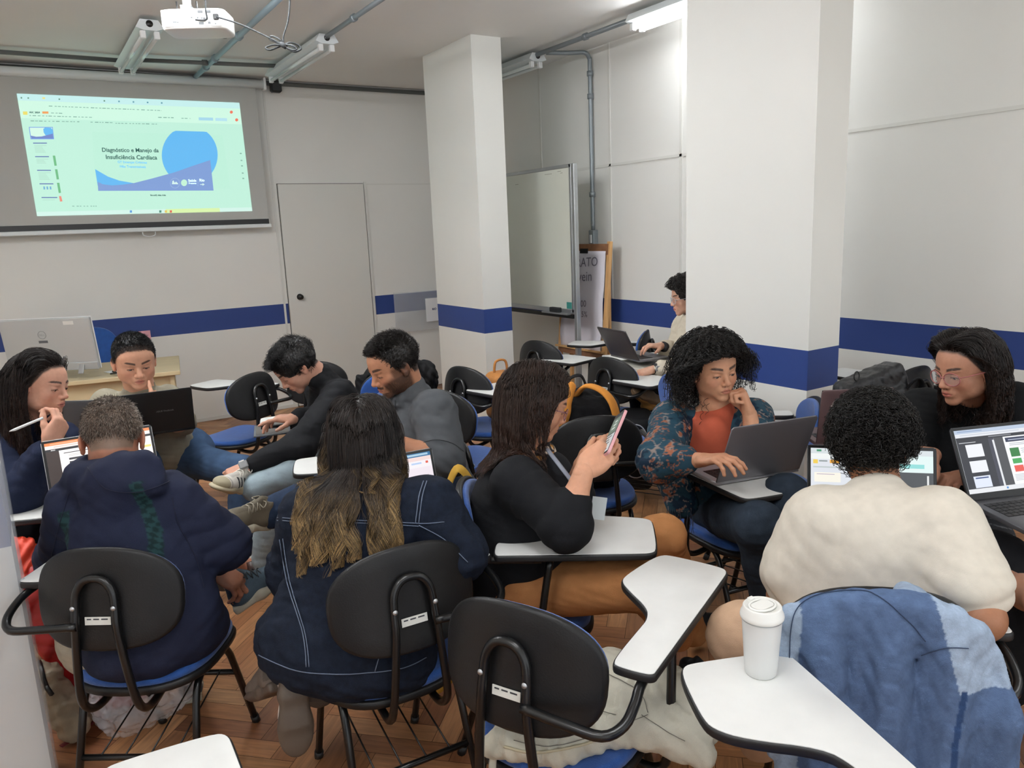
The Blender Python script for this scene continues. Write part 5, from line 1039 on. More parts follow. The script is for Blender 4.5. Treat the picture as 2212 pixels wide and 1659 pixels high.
# ---- 4: curly hair, patterned jacket
def p_pattern():
    off = off_of((2.32, 2.03)); t = person('person in a teal patterned jacket over an orange top, big dark curls, cheek on fist', off)
    H = Head(V(1540, 797, 2.93), FD(1540, 30, 6), -.08, 1.0, True); neck = V(1545, 870, 2.98); pel = np.array([2.34, 2.10, .57]); ch = V(1530, 945, 3.02)
    shR, shL = V(1450, 908, 3.05), V(1626, 905, 3.00); elR, wrR = V(1425, 995, 2.78), V(1510, 994, 2.66); fk = H.w(-.056, .078, -.050); wrL = fk+(V(1606, 902, 2.86)-V(1582, 846, 2.87))*1.15; elL = V(1630, 970, 2.88); arms = [(shR, elR, wrR), (shL, elL, wrL)]
    make_body(t, off, H, neck, 'bd8a6c', pel, ch, shL, shR, arms, [dict(wr=wrR, d=V(1562, 990, 2.58)-wrR, n=(0, 0, -1), side='R', curl=(.35, .4, .45, .5)),
        dict(wr=wrL, d=fk+np.array([0, 0, .02])-wrL, n=H.w(0, .06, -.05)-wrL, side='L', curl=(1.4, 1.4, 1.4, 1.4), thumb=(.8, .1, .6), tcurl=.6)], dict(hairc='14100f', lips='a3604f', browk=1.2), armr=(.044, .036, .027))
    H.eyes(t, off); hair_cap(H, t, off, '14100f', .008)
    hair_curly(H, t, off, '15110f', 3200, (.08, .175), .00115, .0080, .026, 31, 34, .55, .62)
    up = unit(ch-pel); rt = unit(shR-shL); f = unit(np.cross(up, rt)); f = f if f@(-ray(1540, 900)) > 0 else -f
    def ex(S, ff): S.ell(ch+f*.12-up*.03, (.050, .10, .17), np.stack([rt, f, up], 1), .02, 'd'); S.ell(neck+f*.07, (.055, .07, .06), np.stack([rt, f, up], 1), .02, 'd'); S.ell(pel+up*.02, (.20, .16, .14), None, .06); S.cone(V(1450, 1010, 2.95), V(1472, 1085, 2.95), .075, .060, .06)
    TEAL, BL2, RUST, PALE = map(lambda c: np.array(lin(c)), ('22404f', '16293b', '92593f', '93867f'))
    def col(P):
        c = np.tile(TEAL, (len(P), 1)); a = snoise(P, 26, 2); b = snoise(P, 34, 9); d = snoise(P, 70, 14); e = snoise(P, 19, 22)
        c[a > .45] = BL2; m = (b > .5) & (d > -.55); c[m] = RUST; c[(np.abs(b-.5) < .04)] = PALE*.8; c[(b > .5) & (d > .5)] = BL2; c[(np.abs(e) < .035)] = PALE*.75; c[(a < -.35) & (np.abs(d) < .1)] = RUST*.9; return c
    top_garment('patterned_jacket', cloth('patterned viscose', '24425a', .7, attr=True, bump=.25), t, off, pel, ch, shL, shR, [(shR, elR, wrR), (shL, elL, elL+(wrL-elL)*.3)], (.185, .172, .170), (.150, .135, .120), 1.62, (.080, .074, .056), None, .007, .10, 12, .005, col, extra=ex)
    S = SDF(); torso_sdf(S, pel, ch, shL, shR, (.13, .125, .135), (.128, .120, .105), 0, .06); S.ell(ch+f*.05-up*.01, (.072, .065, .15), np.stack([rt, f, up], 1), .04); S.cone(ch-up*.02+f*.02, neck-up*.022+f*.012, .085, .060, .04); S.ell(neck+f*.020+up*.045, (.056, .06, .040), np.stack([rt, f, up], 1), .015, 'd')
    sdf_obj('orange_top', S, cloth('orange knit', 'b0553e', .85), t, .0055, off, disp=lambda P: wrinkle(P, .0012, .08, 4, (1, 1, 1), False))
    hR, kR = np.array([2.26, 2.05, .50]), V(1520, 1118, 2.55); hL, kL = np.array([2.44, 2.06, .50]), V(1700, 1075, 2.70)
    trousers(cloth('washed dark jeans', '2b3541', .9, bump=.5, var=.2), t, off, ((2.27, 2.10, .55), (2.42, 2.12, .55)), [(hR, V(1640, 1135, 2.56), V(1655, 1290, 2.72)), (hL, kL, V(1690, 1300, 2.85))], r=(.098, .078, .072, .060), top=.12)
    fr = MB(); r = random.Random(4)
    for i in range(26):
        x, y = r.uniform(1438, 1500), r.uniform(1098, 1122); a = V(x, y, 2.90); fr.tube(crom([a, a+np.array([r.uniform(-.01, .01), 0, -.03]), a+np.array([r.uniform(-.015, .015), 0, -.06])], 3), .0012, 4)
    fr.build('fringe', mat('fringe thread', '3a3f4c', .8), t, off=off)
    for (x, z) in ((1655, 1300), (1690, 1305)): g = PZ(x, z+25, 0); shoe(t, off, g, g+hd(195)*.2, (0, 0, 1), '23262c', '3a3a3a')
# ---- 5: cream T-shirt from behind
def p_cream():
    off = off_of((1.64, 1.04)); t = person('person in a cream T-shirt seen from behind, short black curls, elbow on the chair tablet', off)
    H = Head(V(1884, 958, 2.04), FD(1884, 172, 15), .02, 1.0); neck = V(1895, 1045, 2.00); pel = np.array([1.68, 1.06, .56]); ch = V(1900, 1120, 1.93)
    shL, shR = V(1768, 1125, 1.98), V(2040, 1130, 1.84); elL, wrL = V(1700, 1290, 2.05), V(1790, 1180, 2.35); elR, wrR = V(2118, 1335, 1.72), V(2010, 1290, 1.98); arms = [(shL, elL, wrL), (shR, elR, wrR)]
    make_body(t, off, H, neck, 'a06f52', pel, ch, shL, shR, arms, [dict(wr=wrR, d=hd(20), n=(0, 0, -1), side='R'), dict(wr=wrL, d=hd(40), n=(0, 0, -1), side='L')], dict(hairc='15110f'), armr=(.056, .047, .034))
    H.eyes(t, off); hair_cap(H, t, off, '120f0e', .014)
    hair_curly(H, t, off, '14110f', 3600, (.045, .075), .00105, .0068, .017, 41, 20, .15, .9)
    def ex(S, f): S.ell(pel+np.array([0, 0, .02]), (.205, .175, .12), None, .06)
    top_garment('t_shirt', cloth('cream jersey', 'd2cbbd', .88, bump=.10), t, off, pel, ch, shL, shR, [(shL, elL, wrL), (shR, elR, wrR)], (.195, .185, .175), (.155, .145, .135), .64, (.088, .094, .06), (neck-unit(np.array(neck)-ch)*.035, .066), .0040, .17, 15, .0055, extra=ex, ka=.05)
    kL = V(1600, 1370, 2.05); hL = pel+hd(44+90)*-.09+np.array([0, 0, -.05]); trousers(cloth('beige cotton', 'bf9f83', .85), t, off, (pel+hd(134)*-.09, pel+hd(134)*.09), [(hL, V(1605, 1375, 1.90), V(1640, 1600, 2.05)), (pel+hd(134)*.10, pel+hd(50)*.5, None)], r=(.095, .085, .07, .055))
# ---- 6: grey polo
def p_polo():
    off = off_of((1.30, 2.75)); t = person('person in a grey polo shirt with a short beard looking down to the left', off)
    H = Head(V(851, 788, 2.96), FD(876, -64, 22), 0, .99); neck = V(886, 842, 3.02); pel = V(935, 1085, 3.10); ch = V(915, 905, 3.04)
    shL, shR = V(938, 890, 2.88), V(872, 880, 3.20); elL, wrL = V(962, 1000, 2.80), V(852, 958, 2.78); elR, wrR = V(850, 970, 3.15), V(800, 960, 3.0); arms = [(shL, elL, wrL), (shR, elR, wrR)]
    make_body(t, off, H, neck, 'b98466', pel, ch, shL, shR, arms, [dict(wr=wrL, d=V(800, 965, 2.8)-wrL, n=(0, 0, -1), side='L', curl=(.5, .5, .5, .5)), dict(wr=wrR, d=V(760, 965, 3.0)-wrR, n=(0, 0, -1), side='R')], dict(hairc='1b1715', beard=.85, browk=1.3), armr=(.058, .050, .035))
    H.eyes(t, off); hair_cap(H, t, off, '1a1614', .006); hair_short(H, t, off, '1c1816', 9000, (.012, .022), (0, .6, .25), .10, rad=.0010, wave=.004, top=1.4, grey=(.04, '6d6762'))
    up = unit(ch-pel); f = hd(-75)
    def ex(S, ff):
        for q in np.linspace(0, 2*PI, 13)[:-1]: S.ell(neck-up*.012+hd(15)*math.cos(q)*.062+f*(math.sin(q)*.066+.012)-up*.03*max(0, math.sin(q)), (.017, .017, .024), None, .015)
        S.ell(pel+np.array([0, 0, .0]), (.19, .17, .14), None, .06)
    j = top_garment('polo_shirt', cloth('charcoal pique', '55585c', .9, bump=.45, bscale=900), t, off, pel, ch, shL, shR, arms, (.190, .180, .172), (.165, .150, .130), .92, (.086, .080, .06), (neck, .066), .006, .11, 23, .0055, extra=ex, belly=.02)
    seam(j, off, [[(905, 960), (940, 950), (975, 957), (1000, 975)], [(855, 865), (850, 900), (848, 940)]], .0012, mat('polo seam', '34373a', .9))
    c0 = V(850, 872, 2.88)
    hL, kL = V(900, 1090, 3.0), V(730, 1050, 2.80); aL = V(588, 1106, 2.80); trousers(cloth('blue jeans dark', '263349', .9, bump=.5, var=.2), t, off, (V(955, 1095, 2.95), V(915, 1085, 3.2)), [(hL, kL, aL), (V(905, 1080, 3.2), V(760, 1075, 3.0), V(745, 1230, 3.2))], r=(.095, .075, .068, .062))
    shoe(t, off, V(572, 1134, 2.80), V(480, 1138, 2.62), unit(np.array([0, 0, 1.])+(-ray(500, 1100))*.55), '6d6556', 'c9c3ad', lace='8a8272', L=.28)
# ---- 7: black shirt, leaning
def p_black():
    off = off_of((1.34, 3.70)); t = person('person in a black shirt and light jeans bent over a tablet, hand on shoe', off)
    H = Head(V(640, 790, 3.58), FD(648, -78, 42), 0, .99); neck = V(690, 812, 3.64); pel = V(765, 975, 3.85); ch = V(718, 860, 3.72)
    shL, shR = V(735, 850, 3.56), V(690, 835, 3.88); elL, wrL = V(648, 965, 3.42), V(540, 1006, 3.38); elR, wrR = V(705, 905, 3.85), V(642, 903, 3.66); arms = [(shL, elL, wrL), (shR, elR, wrR)]
    make_body(t, off, H, neck, 'c0907a', pel, ch, shL, shR, arms, [dict(wr=wrL, d=V(505, 1022, 3.34)-wrL, n=(.2, .3, -1), side='L', curl=(.9, .95, 1, 1)), dict(wr=wrR, d=V(575, 905, 3.62)-wrR, n=(0, 0, -1), side='R', curl=(.15, .45, .5, .5), spread=.12)], dict(hairc='121011', browk=1.3), armr=(.05, .042, .031))
    H.eyes(t, off); hair_cap(H, t, off, '121010', .016); hair_short(H, t, off, '131112', 10000, (.020, .036), (0, .8, -.05), .12, rad=.0011, wave=.009, top=1.4)
    def ex(S, f):
        for q in np.linspace(0, 2*PI, 11)[:-1]: S.ell(neck+hd(10)*math.cos(q)*.058+hd(-80)*math.sin(q)*.06+np.array([0, 0, -.01]), (.018, .018, .024), None, .015)
    top_garment('black_shirt', cloth('black poplin', '16171a', .8, bump=.2, sheen=.4), t, off, pel, ch, shL, shR, arms, (.165, .158, .165), (.145, .135, .125), 1.9, (.074, .066, .046), (neck, .062), .007, .10, 33, .0055, extra=ex)
    band(t, off, V(527, 1010, 3.36), V(540, 1006, 3.38)-V(515, 1016, 3.36), .034, .022, 'c9c4bd', 'watch', '8d8f90', -ray(520, 1000)+np.array([0, 0, .5]))
    tm = cloth('light washed jeans', '93a3aa', .9, bump=.5, var=.08); hR, kR, aR = V(740, 990, 3.85), V(655, 1035, 3.30), V(560, 1050, 3.36)
    trousers(tm, t, off, (V(770, 1000, 3.75), V(750, 985, 4.0)), [(V(755, 995, 3.7), V(640, 1020, 3.42), V(553, 1052, 3.36)), (V(745, 990, 3.95), V(590, 1060, 3.62), V(572, 1208, 3.72))], r=(.085, .078, .070, .062))
    shoe(t, off, V(534, 1058, 3.42), V(478, 1056, 3.22), unit(np.array([0, 0, 1.])+(-ray(500, 1050))*.6), 'd6d2c8', 'b7ae93', lace='e1ddd2', L=.28, stripe='2a2d33')
    g = PZ(560, 1232, 0); shoe(t, off, g+hd(100)*.08, g+hd(-80)*.1, (0, 0, 1), 'd6d2c8', 'b7ae93')
# ---- 8: olive grey T-shirt
def p_olive():
    off = off_of((.50, 4.45)); t = person('person in an olive grey T-shirt facing the camera, finger at the mouth', off)
    H = Head(V(290, 778, 3.78), FD(290, 8, 18), 0, 1.10, wide=1.10, jaw=1.12, nose=1.25); neck = V(300, 830, 3.92); pel = np.array([.55, 4.42, .55]); ch = V(296, 880, 4.0)
    shR, shL = V(226, 872, 3.98), V(364, 862, 4.02); elR, wrR = V(208, 935, 3.98), V(262, 965, 3.92); tp = H.w(.012, .120, -.070); wrL = tp+(V(345, 895, 3.70)-V(308, 842, 3.66))*1.25; elL = V(396, 915, 4.02); arms = [(shR, elR, wrR), (shL, elL, wrL)]
    make_body(t, off, H, neck, 'c8957a', pel, ch, shL, shR, arms, [dict(wr=wrL, d=tp-wrL+np.array([0, 0, .02]), n=H.c-tp+np.array([0, 0, .02]), side='L', curl=(.18, .9, 1, 1), thumb=(.6, .9, -.2)), dict(wr=wrR, d=V(300, 975, 3.85)-wrR, n=(0, 0, -1), side='R')], dict(hairc='131112', browk=1.1), armr=(.056, .046, .033), neckr=.062)
    H.eyes(t, off, '1c1410'); hair_cap(H, t, off, '111011', .004); hair_short(H, t, off, '121113', 9000, (.009, .015), (0, .9, .1), .14, rad=.0009, top=1.5)
    top_garment('t_shirt', cloth('olive grey jersey', '8a8474', .9), t, off, pel, ch, shL, shR, arms, (.172, .165, .165), (.150, .140, .125), .95, (.072, .070, .05), (neck, .070), .006, .12, 44, .006, belly=.02)
    tm = cloth('mid blue jeans', '3a4f6b', .9, bump=.5, var=.22, vscale=14)
    trousers(tm, t, off, ((.45, 4.40, .54), (.66, 4.40, .54)), [(V(380, 985, 4.25), V(525, 1018, 3.95), V(520, 1185, 4.05)), (V(330, 985, 4.25), V(300, 1000, 3.85), V(330, 1150, 3.9))], r=(.100, .078, .070, .062))
    for x, y in ((522, 1205), (330, 1180)): g = PZ(x, y, 0); shoe(t, off, g+hd(-10)*.1, g+hd(175)*.15, (0, 0, 1), '26282c', '3b3b3b')
# ---- 9: stylus, left edge
def p_stylus():
    off = off_of((-.14, 3.42)); t = person('person in a navy top with long dark hair holding a stylus near the mouth', off)
    H = Head(V(86, 832, 2.92), FD(86, 52, 10), .10, .98, True); neck = V(75, 900, 2.98); pel = np.array([-.14, 3.44, .56]); ch = V(62, 975, 3.05)
    shR, shL = V(5, 960, 2.95), V(130, 955, 3.2); tp = H.w(.004, .122, -.066); wrR = tp+(V(82, 965, 2.70)-V(122, 880, 2.80)); elR = V(38, 1078, 2.80); elL, wrL = V(150, 1060, 3.1), V(120, 1080, 2.9); arms = [(shR, elR, wrR), (shL, elL, wrL)]
    make_body(t, off, H, neck, 'cf9d86', pel, ch, shL, shR, arms, [dict(wr=wrR, d=tp-wrR+(-ray(110, 880))*.05, n=H.w(0, .03, -.09)-tp, side='R', curl=(.75, .8, .85, .9), thumb=(.8, .35, .4)), dict(wr=wrL, d=hd(110), n=(0, 0, -1), side='L')], dict(hairc='1f1815', lips='b06a62'), armr=(.045, .037, .028))
    H.eyes(t, off); hair_cap(H, t, off, '1c1614', .002); S = SDF(); H.sdf(S); torso_sdf(S, pel, ch, shL, shR, (.16, .15, .16), (.13, .12, .12), .01, .06); S.cone(ch, neck, .08, .06, .05)
    hair_long(H, t, off, S, '1f1714', 7000, .40, 24, .0009, 52, '4b2f24', (.012, .10), .3, -.02, .3, 0, .1, grow=.004, clump=.55, latmax=.13, cn=60)
    top_garment('navy_top', cloth('navy knit', '1b2238', .9), t, off, pel, ch, shL, shR, [(shR, elR, wrR), (shL, elL, wrL)], (.175, .165, .165), (.145, .135, .125), 1.75, (.080, .072, .058), (neck, .060), .008, .11, 55, .006)
    trousers(cloth('dark trousers', '1d1f26', .9), t, off, ((-.18, 3.5, .54), (-.10, 3.36, .54)), [((-.10, 3.38, .52), (.20, 3.30, .55), (.25, 3.40, .3)), ((-.14, 3.52, .52), (.26, 3.52, .52), (.52, 3.62, .28))], r=(.085, .07, .06, .05))
    S = SDF(); a = V(470, 1205, 3.62); b_ = V(530, 1222, 3.74); S.cone((.50, 3.60, .30), b_, .045, .036); S.cone(b_, V(575, 1232, 3.74), .036, .030, .02); S.ell(V(560, 1236, 3.74), (.05, .04, .03), None, .02); sdf_obj('foot', S, M_SKIN, t, .005, off, col='b57f68')
    b = MB()
    for x in (520, 545, 570): b.cyl(V(x, 1208+(x-520)*.15, 3.72), V(x+6, 1248, 3.72), .030, 12)
    b.build('sandal', mat('brown leather', '3b2620', .4, bump=.2), t, off=off)
    st = thing('stylus', 'white stylus pen held by the person at the left edge', 'stylus', tuple(V(58, 918, 2.66))); o_ = V(58, 918, 2.66)
    MB().tube([V(20, 932, 2.60), V(32, 928, 2.61), V(92, 903, 2.70)], [.0015, .0048, .0048], 10).build('barrel', M_WHT, st, off=o_)
# ---- 10: black sweater, glasses, right
def p_sweater():
    off = off_of((2.86, 1.62)); t = person('person in a black sweater with red framed glasses and dark wavy hair at the right', off)
    H = Head(V(2088, 796, 2.60), FD(2086, -42, 12), -.03, 1.0, True, nose=1.1); neck = V(2100, 862, 2.72); pel = np.array([2.90, 1.60, .58]); ch = V(2085, 935, 2.82)
    shR, shL = V(1992, 890, 2.90), V(2190, 880, 2.72); elR, wrR = V(1950, 985, 2.70), V(2010, 985, 2.50); elL, wrL = V(2170, 1030, 2.62), V(2085, 1030, 2.50); arms = [(shR, elR, wrR), (shL, elL, wrL)]
    make_body(t, off, H, neck, 'b07f66', pel, ch, shL, shR, arms, [dict(wr=wrR, d=V(1960, 1000, 2.45)-wrR, n=(0, 0, -1), side='R'), dict(wr=wrL, d=V(2030, 1040, 2.42)-wrL, n=(0, 0, -1), side='L', curl=(.5, .5, .5, .5))], dict(hairc='1c1512', lips='b06459', browk=1.1), armr=(.048, .040, .029))
    H.eyes(t, off); hair_cap(H, t, off, '1a1412', .002); glasses(H, t, off, 'a45f5c', .0255, rd=.0019)
    S = SDF(); H.sdf(S); torso_sdf(S, pel, ch, shL, shR, (.18, .17, .18), (.15, .14, .13), .01, .06); S.cone(ch, neck, .08, .06, .05)
    hair_long(H, t, off, S, '1c1512', 8000, .225, 26, .0009, 62, '3a261e', (.012, .075), .15, .0, .26, 0, .14, grow=.005, clump=.55, latmax=.135, cn=60)
    MB().tube([H.w(-.0*1+.083, -.004+.010*math.cos(a), -.052+.012*math.sin(a)) for a in np.linspace(0, 2*PI, 14, endpoint=False)], .0016, 5, closed=True).build('earring', mat('gold', 'c9a24a', .25, metal=.9), t, off=off)
    def ex(S, f): S.ell(ch+unit(f)*.08*(1 if f@(-ray(2080, 900)) > 0 else -1)-np.array([0, 0, .07]), (.13, .11, .10), None, .06)
    top_garment('black_sweater', cloth('black fine knit', '131416', .92, sheen=.4), t, off, pel, ch, shL, shR, [(shR, elR, wrR), (shL, elL, wrL)], (.195, .190, .195), (.170, .160, .150), 1.35, (.092, .082, .060), (neck, .066), .005, .11, 66, .006, extra=ex)
    st_ = lambda P: np.where((np.abs(np.sin(P[:, 2]*170+P[:, 0]*60)) < .16)[:, None], np.array(lin('6f7074')), np.array(lin('37383c')))
    trousers(cloth('grey striped wool', '37383c', .9, attr=True), t, off, ((2.82, 1.68, .54), (2.98, 1.52, .54)), [((2.80, 1.66, .52), (2.50, 1.42, .56), (2.42, 1.36, .1)), ((2.95, 1.50, .52), (2.64, 1.22, .56), (2.58, 1.16, .1))], r=(.098, .085, .07, .06), col=st_)
# ---- 11: cream cardigan, far
def p_cardigan():
    off = off_of((3.72, 3.85)); t = person('person in a cream cardigan with clear glasses typing, half hidden by the near column', off)
    H = Head(V(1485, 641, 4.95), FD(1478, -74, 10), 0, 1.0, True); neck = V(1496, 678, 5.05); pel = V(1520, 850, 5.15); ch = V(1500, 725, 5.10)
    shL, shR = V(1492, 705, 4.92), V(1478, 700, 5.25); elL, wrL = V(1470, 800, 4.85), V(1412, 798, 4.80); elR, wrR = V(1462, 765, 5.2), V(1428, 748, 5.05); arms = [(shL, elL, wrL), (shR, elR, wrR)]
    make_body(t, off, H, neck, 'cfa088', pel, ch, shL, shR, arms, [dict(wr=wrL, d=V(1378, 808, 4.78)-wrL, n=(0, .2, -1), side='L', curl=(.6, .6, .65, .7)), dict(wr=wrR, d=V(1392, 746, 5.0)-wrR, n=(0, 0, -1), side='R', curl=(.4, .45, .5, .5))], dict(hairc='17120f'), armr=(.042, .035, .027))
    H.eyes(t, off); hair_cap(H, t, off, '171210', .012); glasses(H, t, off, 'b9b7bd', .022); hair_curly(H, t, off, '17120f', 2400, (.07, .15), .0015, .009, .03, 71, 26, .45, .5)
    top_garment('cream_cardigan', cloth('cream rib knit', 'cdc3b0', .95, bump=.6, bscale=160), t, off, pel, ch, shL, shR, arms, (.165, .160, .158), (.135, .128, .115), 1.72, (.076, .074, .058), (neck, .058), .006, .07, 77, .006)
    d = V(1412, 798, 4.8)-elL; band(t, off, V(1417, 796, 4.80), d, .034, .035, '1c1c1e', 'watch', '151515', -ray(1400, 800)); band(t, off, V(1435, 750, 5.05), V(1428, 748, 5.05)-elR, .034, .04, '17171a', 'wrist_band')
    trousers(cloth('black trousers', '15161a', .9), t, off, (V(1510, 850, 5.0), V(1510, 840, 5.3)), [(V(1500, 850, 4.98), V(1375, 835, 4.85), V(1400, 1000, 4.95)), (V(1500, 840, 5.3), V(1400, 830, 5.2), V(1372, 930, 5.1))], r=(.085, .07, .062, .055))
    shoe(t, off, V(1432, 868, 4.70), V(1395, 850, 4.62), unit(np.array([-.3, .4, -.2])), 'b98a4e', '6b543c', L=.26)
# ---- 12: partly seen person at the right edge
def p_edge():
    off = off_of((2.26, .42)); t = person('person at the right edge of whom only a bare forearm and black trousers show', off)
    f = hd(21); r = hd(111); pel = np.array([2.26, .40, .56]); ch = pel+f*.16+np.array([0, 0, .40]); neck = ch+np.array([0, 0, .10])+f*.03; H = Head(neck+np.array([0, 0, .12])+f*.06, f+np.array([0, 0, -.4]))
    shL, shR = ch-r*.19, ch+r*.19; elL, wrL = V(2250, 1300, 1.85), V(2150, 1238, 2.08); elR, wrR = shR+f*.1-np.array([0, 0, .25]), shR+f*.3-np.array([0, 0, .2]); arms = [(shL, elL, wrL), (shR, elR, wrR)]
    make_body(t, off, H, neck, 'b5846a', pel, ch, shL, shR, arms, [dict(wr=wrL, d=V(2110, 1215, 2.2)-wrL, n=(0, 0, -1), side='L'), dict(wr=wrR, d=f, n=(0, 0, -1), side='R')], dict(hairc='1a1614'))
    H.eyes(t, off); hair_cap(H, t, off, '181412', .006); hair_short(H, t, off, '1a1614', 3000)
    top_garment('dark_shirt', cloth('black poplin', '16171a', .8), t, off, pel, ch, shL, shR, arms, (.18, .17, .17), (.15, .14, .13), .7, (.08, .075, .06), (neck, .06), .006, .11, 88, .007)
    trousers(cloth('charcoal trousers', '1c1d20', .9), t, off, (pel-r*.09, pel+r*.09), [(pel-r*.09, V(2150, 1205, 2.35), V(2175, 1480, 2.35)), (pel+r*.1, pel+r*.12+f*.5, pel+r*.12+f*.5+np.array([0, 0, -.45]))], r=(.09, .078, .075, .06))
for fn in (p_navy, p_denim, p_phone, p_pattern, p_cream, p_polo, p_black, p_olive, p_stylus, p_sweater, p_cardigan, p_edge): fn()
# ------------------------------------------------------------------ laptops and belongings
M_KEY = mat('black keys', '17181a', .5); M_BEZ = mat('black bezel', '0c0c0e', .25)
def laptop(label, c, th, W=.34, D=.235, Hh=.225, open_=112, shell='6c6d70', base=None, screen=None, logo=None, metal=.4, tilt=0.0, bez=.010, keys=True, em=.9, group='laptops in use'):
    t = thing('laptop', label, 'laptop', group=group)
    t.matrix_world = Matrix.Translation(Vector(c)) @ Matrix.Rotation(-math.radians(th), 4, 'Z') @ Matrix.Rotation(tilt, 4, 'X')
    ms = mat('laptop shell '+shell, shell, .38, metal=metal); mb = mat('laptop deck '+(base or shell), base or shell, .4, metal=metal)
    b = MB().plate(chaikin([(-W/2, -D), (W/2, -D), (W/2, 0), (-W/2, 0), ], 0) if False else [(-W/2+.008, -D), (W/2-.008, -D), (W/2, -D+.008), (W/2, 0), (-W/2, 0), (-W/2, -D+.008)], 0, .015, .003).build('base', mb, t)
    if keys:
        k = MB(); nx = 14
        for j in range(5):
            for i in range(nx):
                w_ = (W-.05)/nx; x = -W/2+.025+i*w_; y = -.045-j*.0185
                if j == 4 and 4 <= i <= 8:
                    if i == 4: k.box((x, y, .015), (x+w_*5-.002, y+.016, .0165))
                    continue
                k.box((x+.001, y, .015), (x+w_-.001, y+.016, .0165))
        k.build('keyboard', M_KEY, b); MB().box((-.055, -D+.015, .015), (.055, -D+.085, .0154)).build('touchpad', mat('touchpad '+(base or shell), base or shell, .25, metal=metal*.5), b)
    a = math.radians(open_); ML = Matrix.Translation((0, 0, .014)) @ Matrix.Rotation(-(a-PI), 4, 'X') @ Matrix.Identity(4)
    # lid frame: local x along hinge, y up the lid, z towards the viewer side
    yv = Vector((0, -math.cos(a), math.sin(a))); zv = Vector((0, -math.sin(a), -math.cos(a))); ML = Matrix(((1, 0, 0, 0), (0, yv.y, zv.y, 0), (0, yv.z, zv.z, .014), (0, 0, 0, 1)))
    l = MB().plate([(-W/2, 0), (W/2, 0), (W/2, Hh-.008), (W/2-.008, Hh), (-W/2+.008, Hh), (-W/2, Hh-.008)], -.005, .001, .0015, M=ML).build('lid', ms, t)
    MB().box((-W/2+.002, .004, .001), (W/2-.002, Hh-.002, .0018), M=ML).build('bezel', M_BEZ, l)
    sw, sh = W-2*bez, Hh-.012-2*bez; m = MB(); m.cur = 'dfe3ea'
    m.box((-sw/2, .012+bez, .0018), (sw/2, .012+bez+sh, .0022), M=ML); zz = .0023
    for (u0, v0, u1, v1, c_) in (screen or []):
        m.cur = c_; zz += .00006; m.box((-sw/2+sw*u0, .012+bez+sh*(1-v1), zz), (-sw/2+sw*u1, .012+bez+sh*(1-v0), zz+.00004), M=ML)
    m.build('display', mat('laptop picture %g' % em, 'ffffff', .3, attr=True, emit=em), l, colors=True)
    for (s_, x, y, sz, c_) in (logo or []):
        text_mesh('lid_logo', s_, sz, mat('logo '+c_, c_, .3, metal=.5), ML @ frame_m((x, y, -.0056), (-1, 0, 0), (0, 1, 0)), l, ext=.0002, bold=.0004)
    return t
def lines(u0, u1, v0, dv, n, c, seed=0, h=.012):
    r = random.Random(seed); return [(u0, v0+i*dv, u0+(u1-u0)*r.uniform(.6, 1), v0+i*dv+h, c) for i in range(n)]
P_ = [(0, 0, 1, .06, 'cfe4f2'), (0, .06, 1, .12, 'f2f4f7'), (.03, .02, .12, .045, '9ab7cc'), (.2, .02, .5, .04, 'aac3d6'), (.05, .08, .6, .095, 'c4ccd6'), (.0, .12, .14, 1, 'f4f4f4'), (.14, .12, 1, 1, 'eaf0ee')]
laptop('large grey laptop seen from behind in front of the person in the patterned jacket', (2.150, 1.775, .738), 193, .357, .245, .238, 112, '77757a', 'a6a6aa', P_, metal=.45)
laptop('laptop with an orange topped page in front of the person in the navy hooded jacket', (.165, 3.00, .760), 359, .357, .245, .240, 110, 'b9babd', None,
    [(0, 0, 1, .05, 'f0874e'), (0, .05, 1, .11, 'f7e9e2'), (.05, .02, .3, .035, 'f5b48e'), (.08, .07, .6, .085, 'd9c2b8'), (0, .11, 1, .15, '2b2d31'), (.05, .122, .09, .138, 'c8c8c8'), (.3, .122, .42, .138, '9a9a9a'), (0, .15, .12, 1, '3a2f2c'), (.12, .15, .86, 1, 'f6f1ee'), (.86, .15, 1, .6, 'fff4ec'), (.9, .17, .93, .2, 'e78a50'), (.9, .3, .99, .34, 'e9d77f')]
    + [(.16, .2, .8, .212, '2c2c2c')]+[(.2, .30, .78, .335, '3f3f42'), (.2, .36, .7, .39, '3f3f42')]+[(.2+.2*(i % 3), .45+.17*(i//3), .36+.2*(i % 3), .58+.17*(i//3), '35383d') for i in range(9)]+lines(.2, .8, .24, .022, 2, 'c3bcb8', 3, .008), metal=.6, em=1.05)
laptop('silver laptop glowing beside the long blond hair ends', (.920, 2.185, .738), 5, .312, .22, .215, 108, 'b7b9bc', None,
    [(0, 0, 1, .07, '2f6f9e'), (.6, .015, .97, .05, 'a9cbe0'), (0, .07, 1, .14, 'f1d7d4'), (0, .14, 1, .26, 'f3eef2'), (.55, .17, .7, .2, 'c9d4ea'), (.76, .17, .88, .2, 'b6cdf0'), (.93, .16, .96, .2, 'df5b45'), (0, .26, 1, 1, 'eee4ec'), (.40, .42, .58, .98, '2f9a54'), (.58, .42, .80, .98, 'e9b24a'), (.58, .42, .595, .98, '6a6a60'), (.93, .4, .94, .9, 'c9bfc9'), (.95, .5, .97, .53, '8a8a92'), (.95, .58, .97, .61, '8a8a92'), (.95, .66, .97, .69, '8a8a92')], metal=.6)
laptop('black laptop lid in front of the person in the olive grey T-shirt', (.475, 4.02, .745), 184, .335, .225, .215, 104, '191a1c', None, P_, [('ASUS Vivobook', .0, .105, .012, '6f7173')], metal=.1)
laptop('grey laptop lid standing between the stylus and the olive grey T-shirt', (.17, 3.78, .80), 215, .30, .21, .20, 100, '5a5a5c', None, P_, metal=.3)
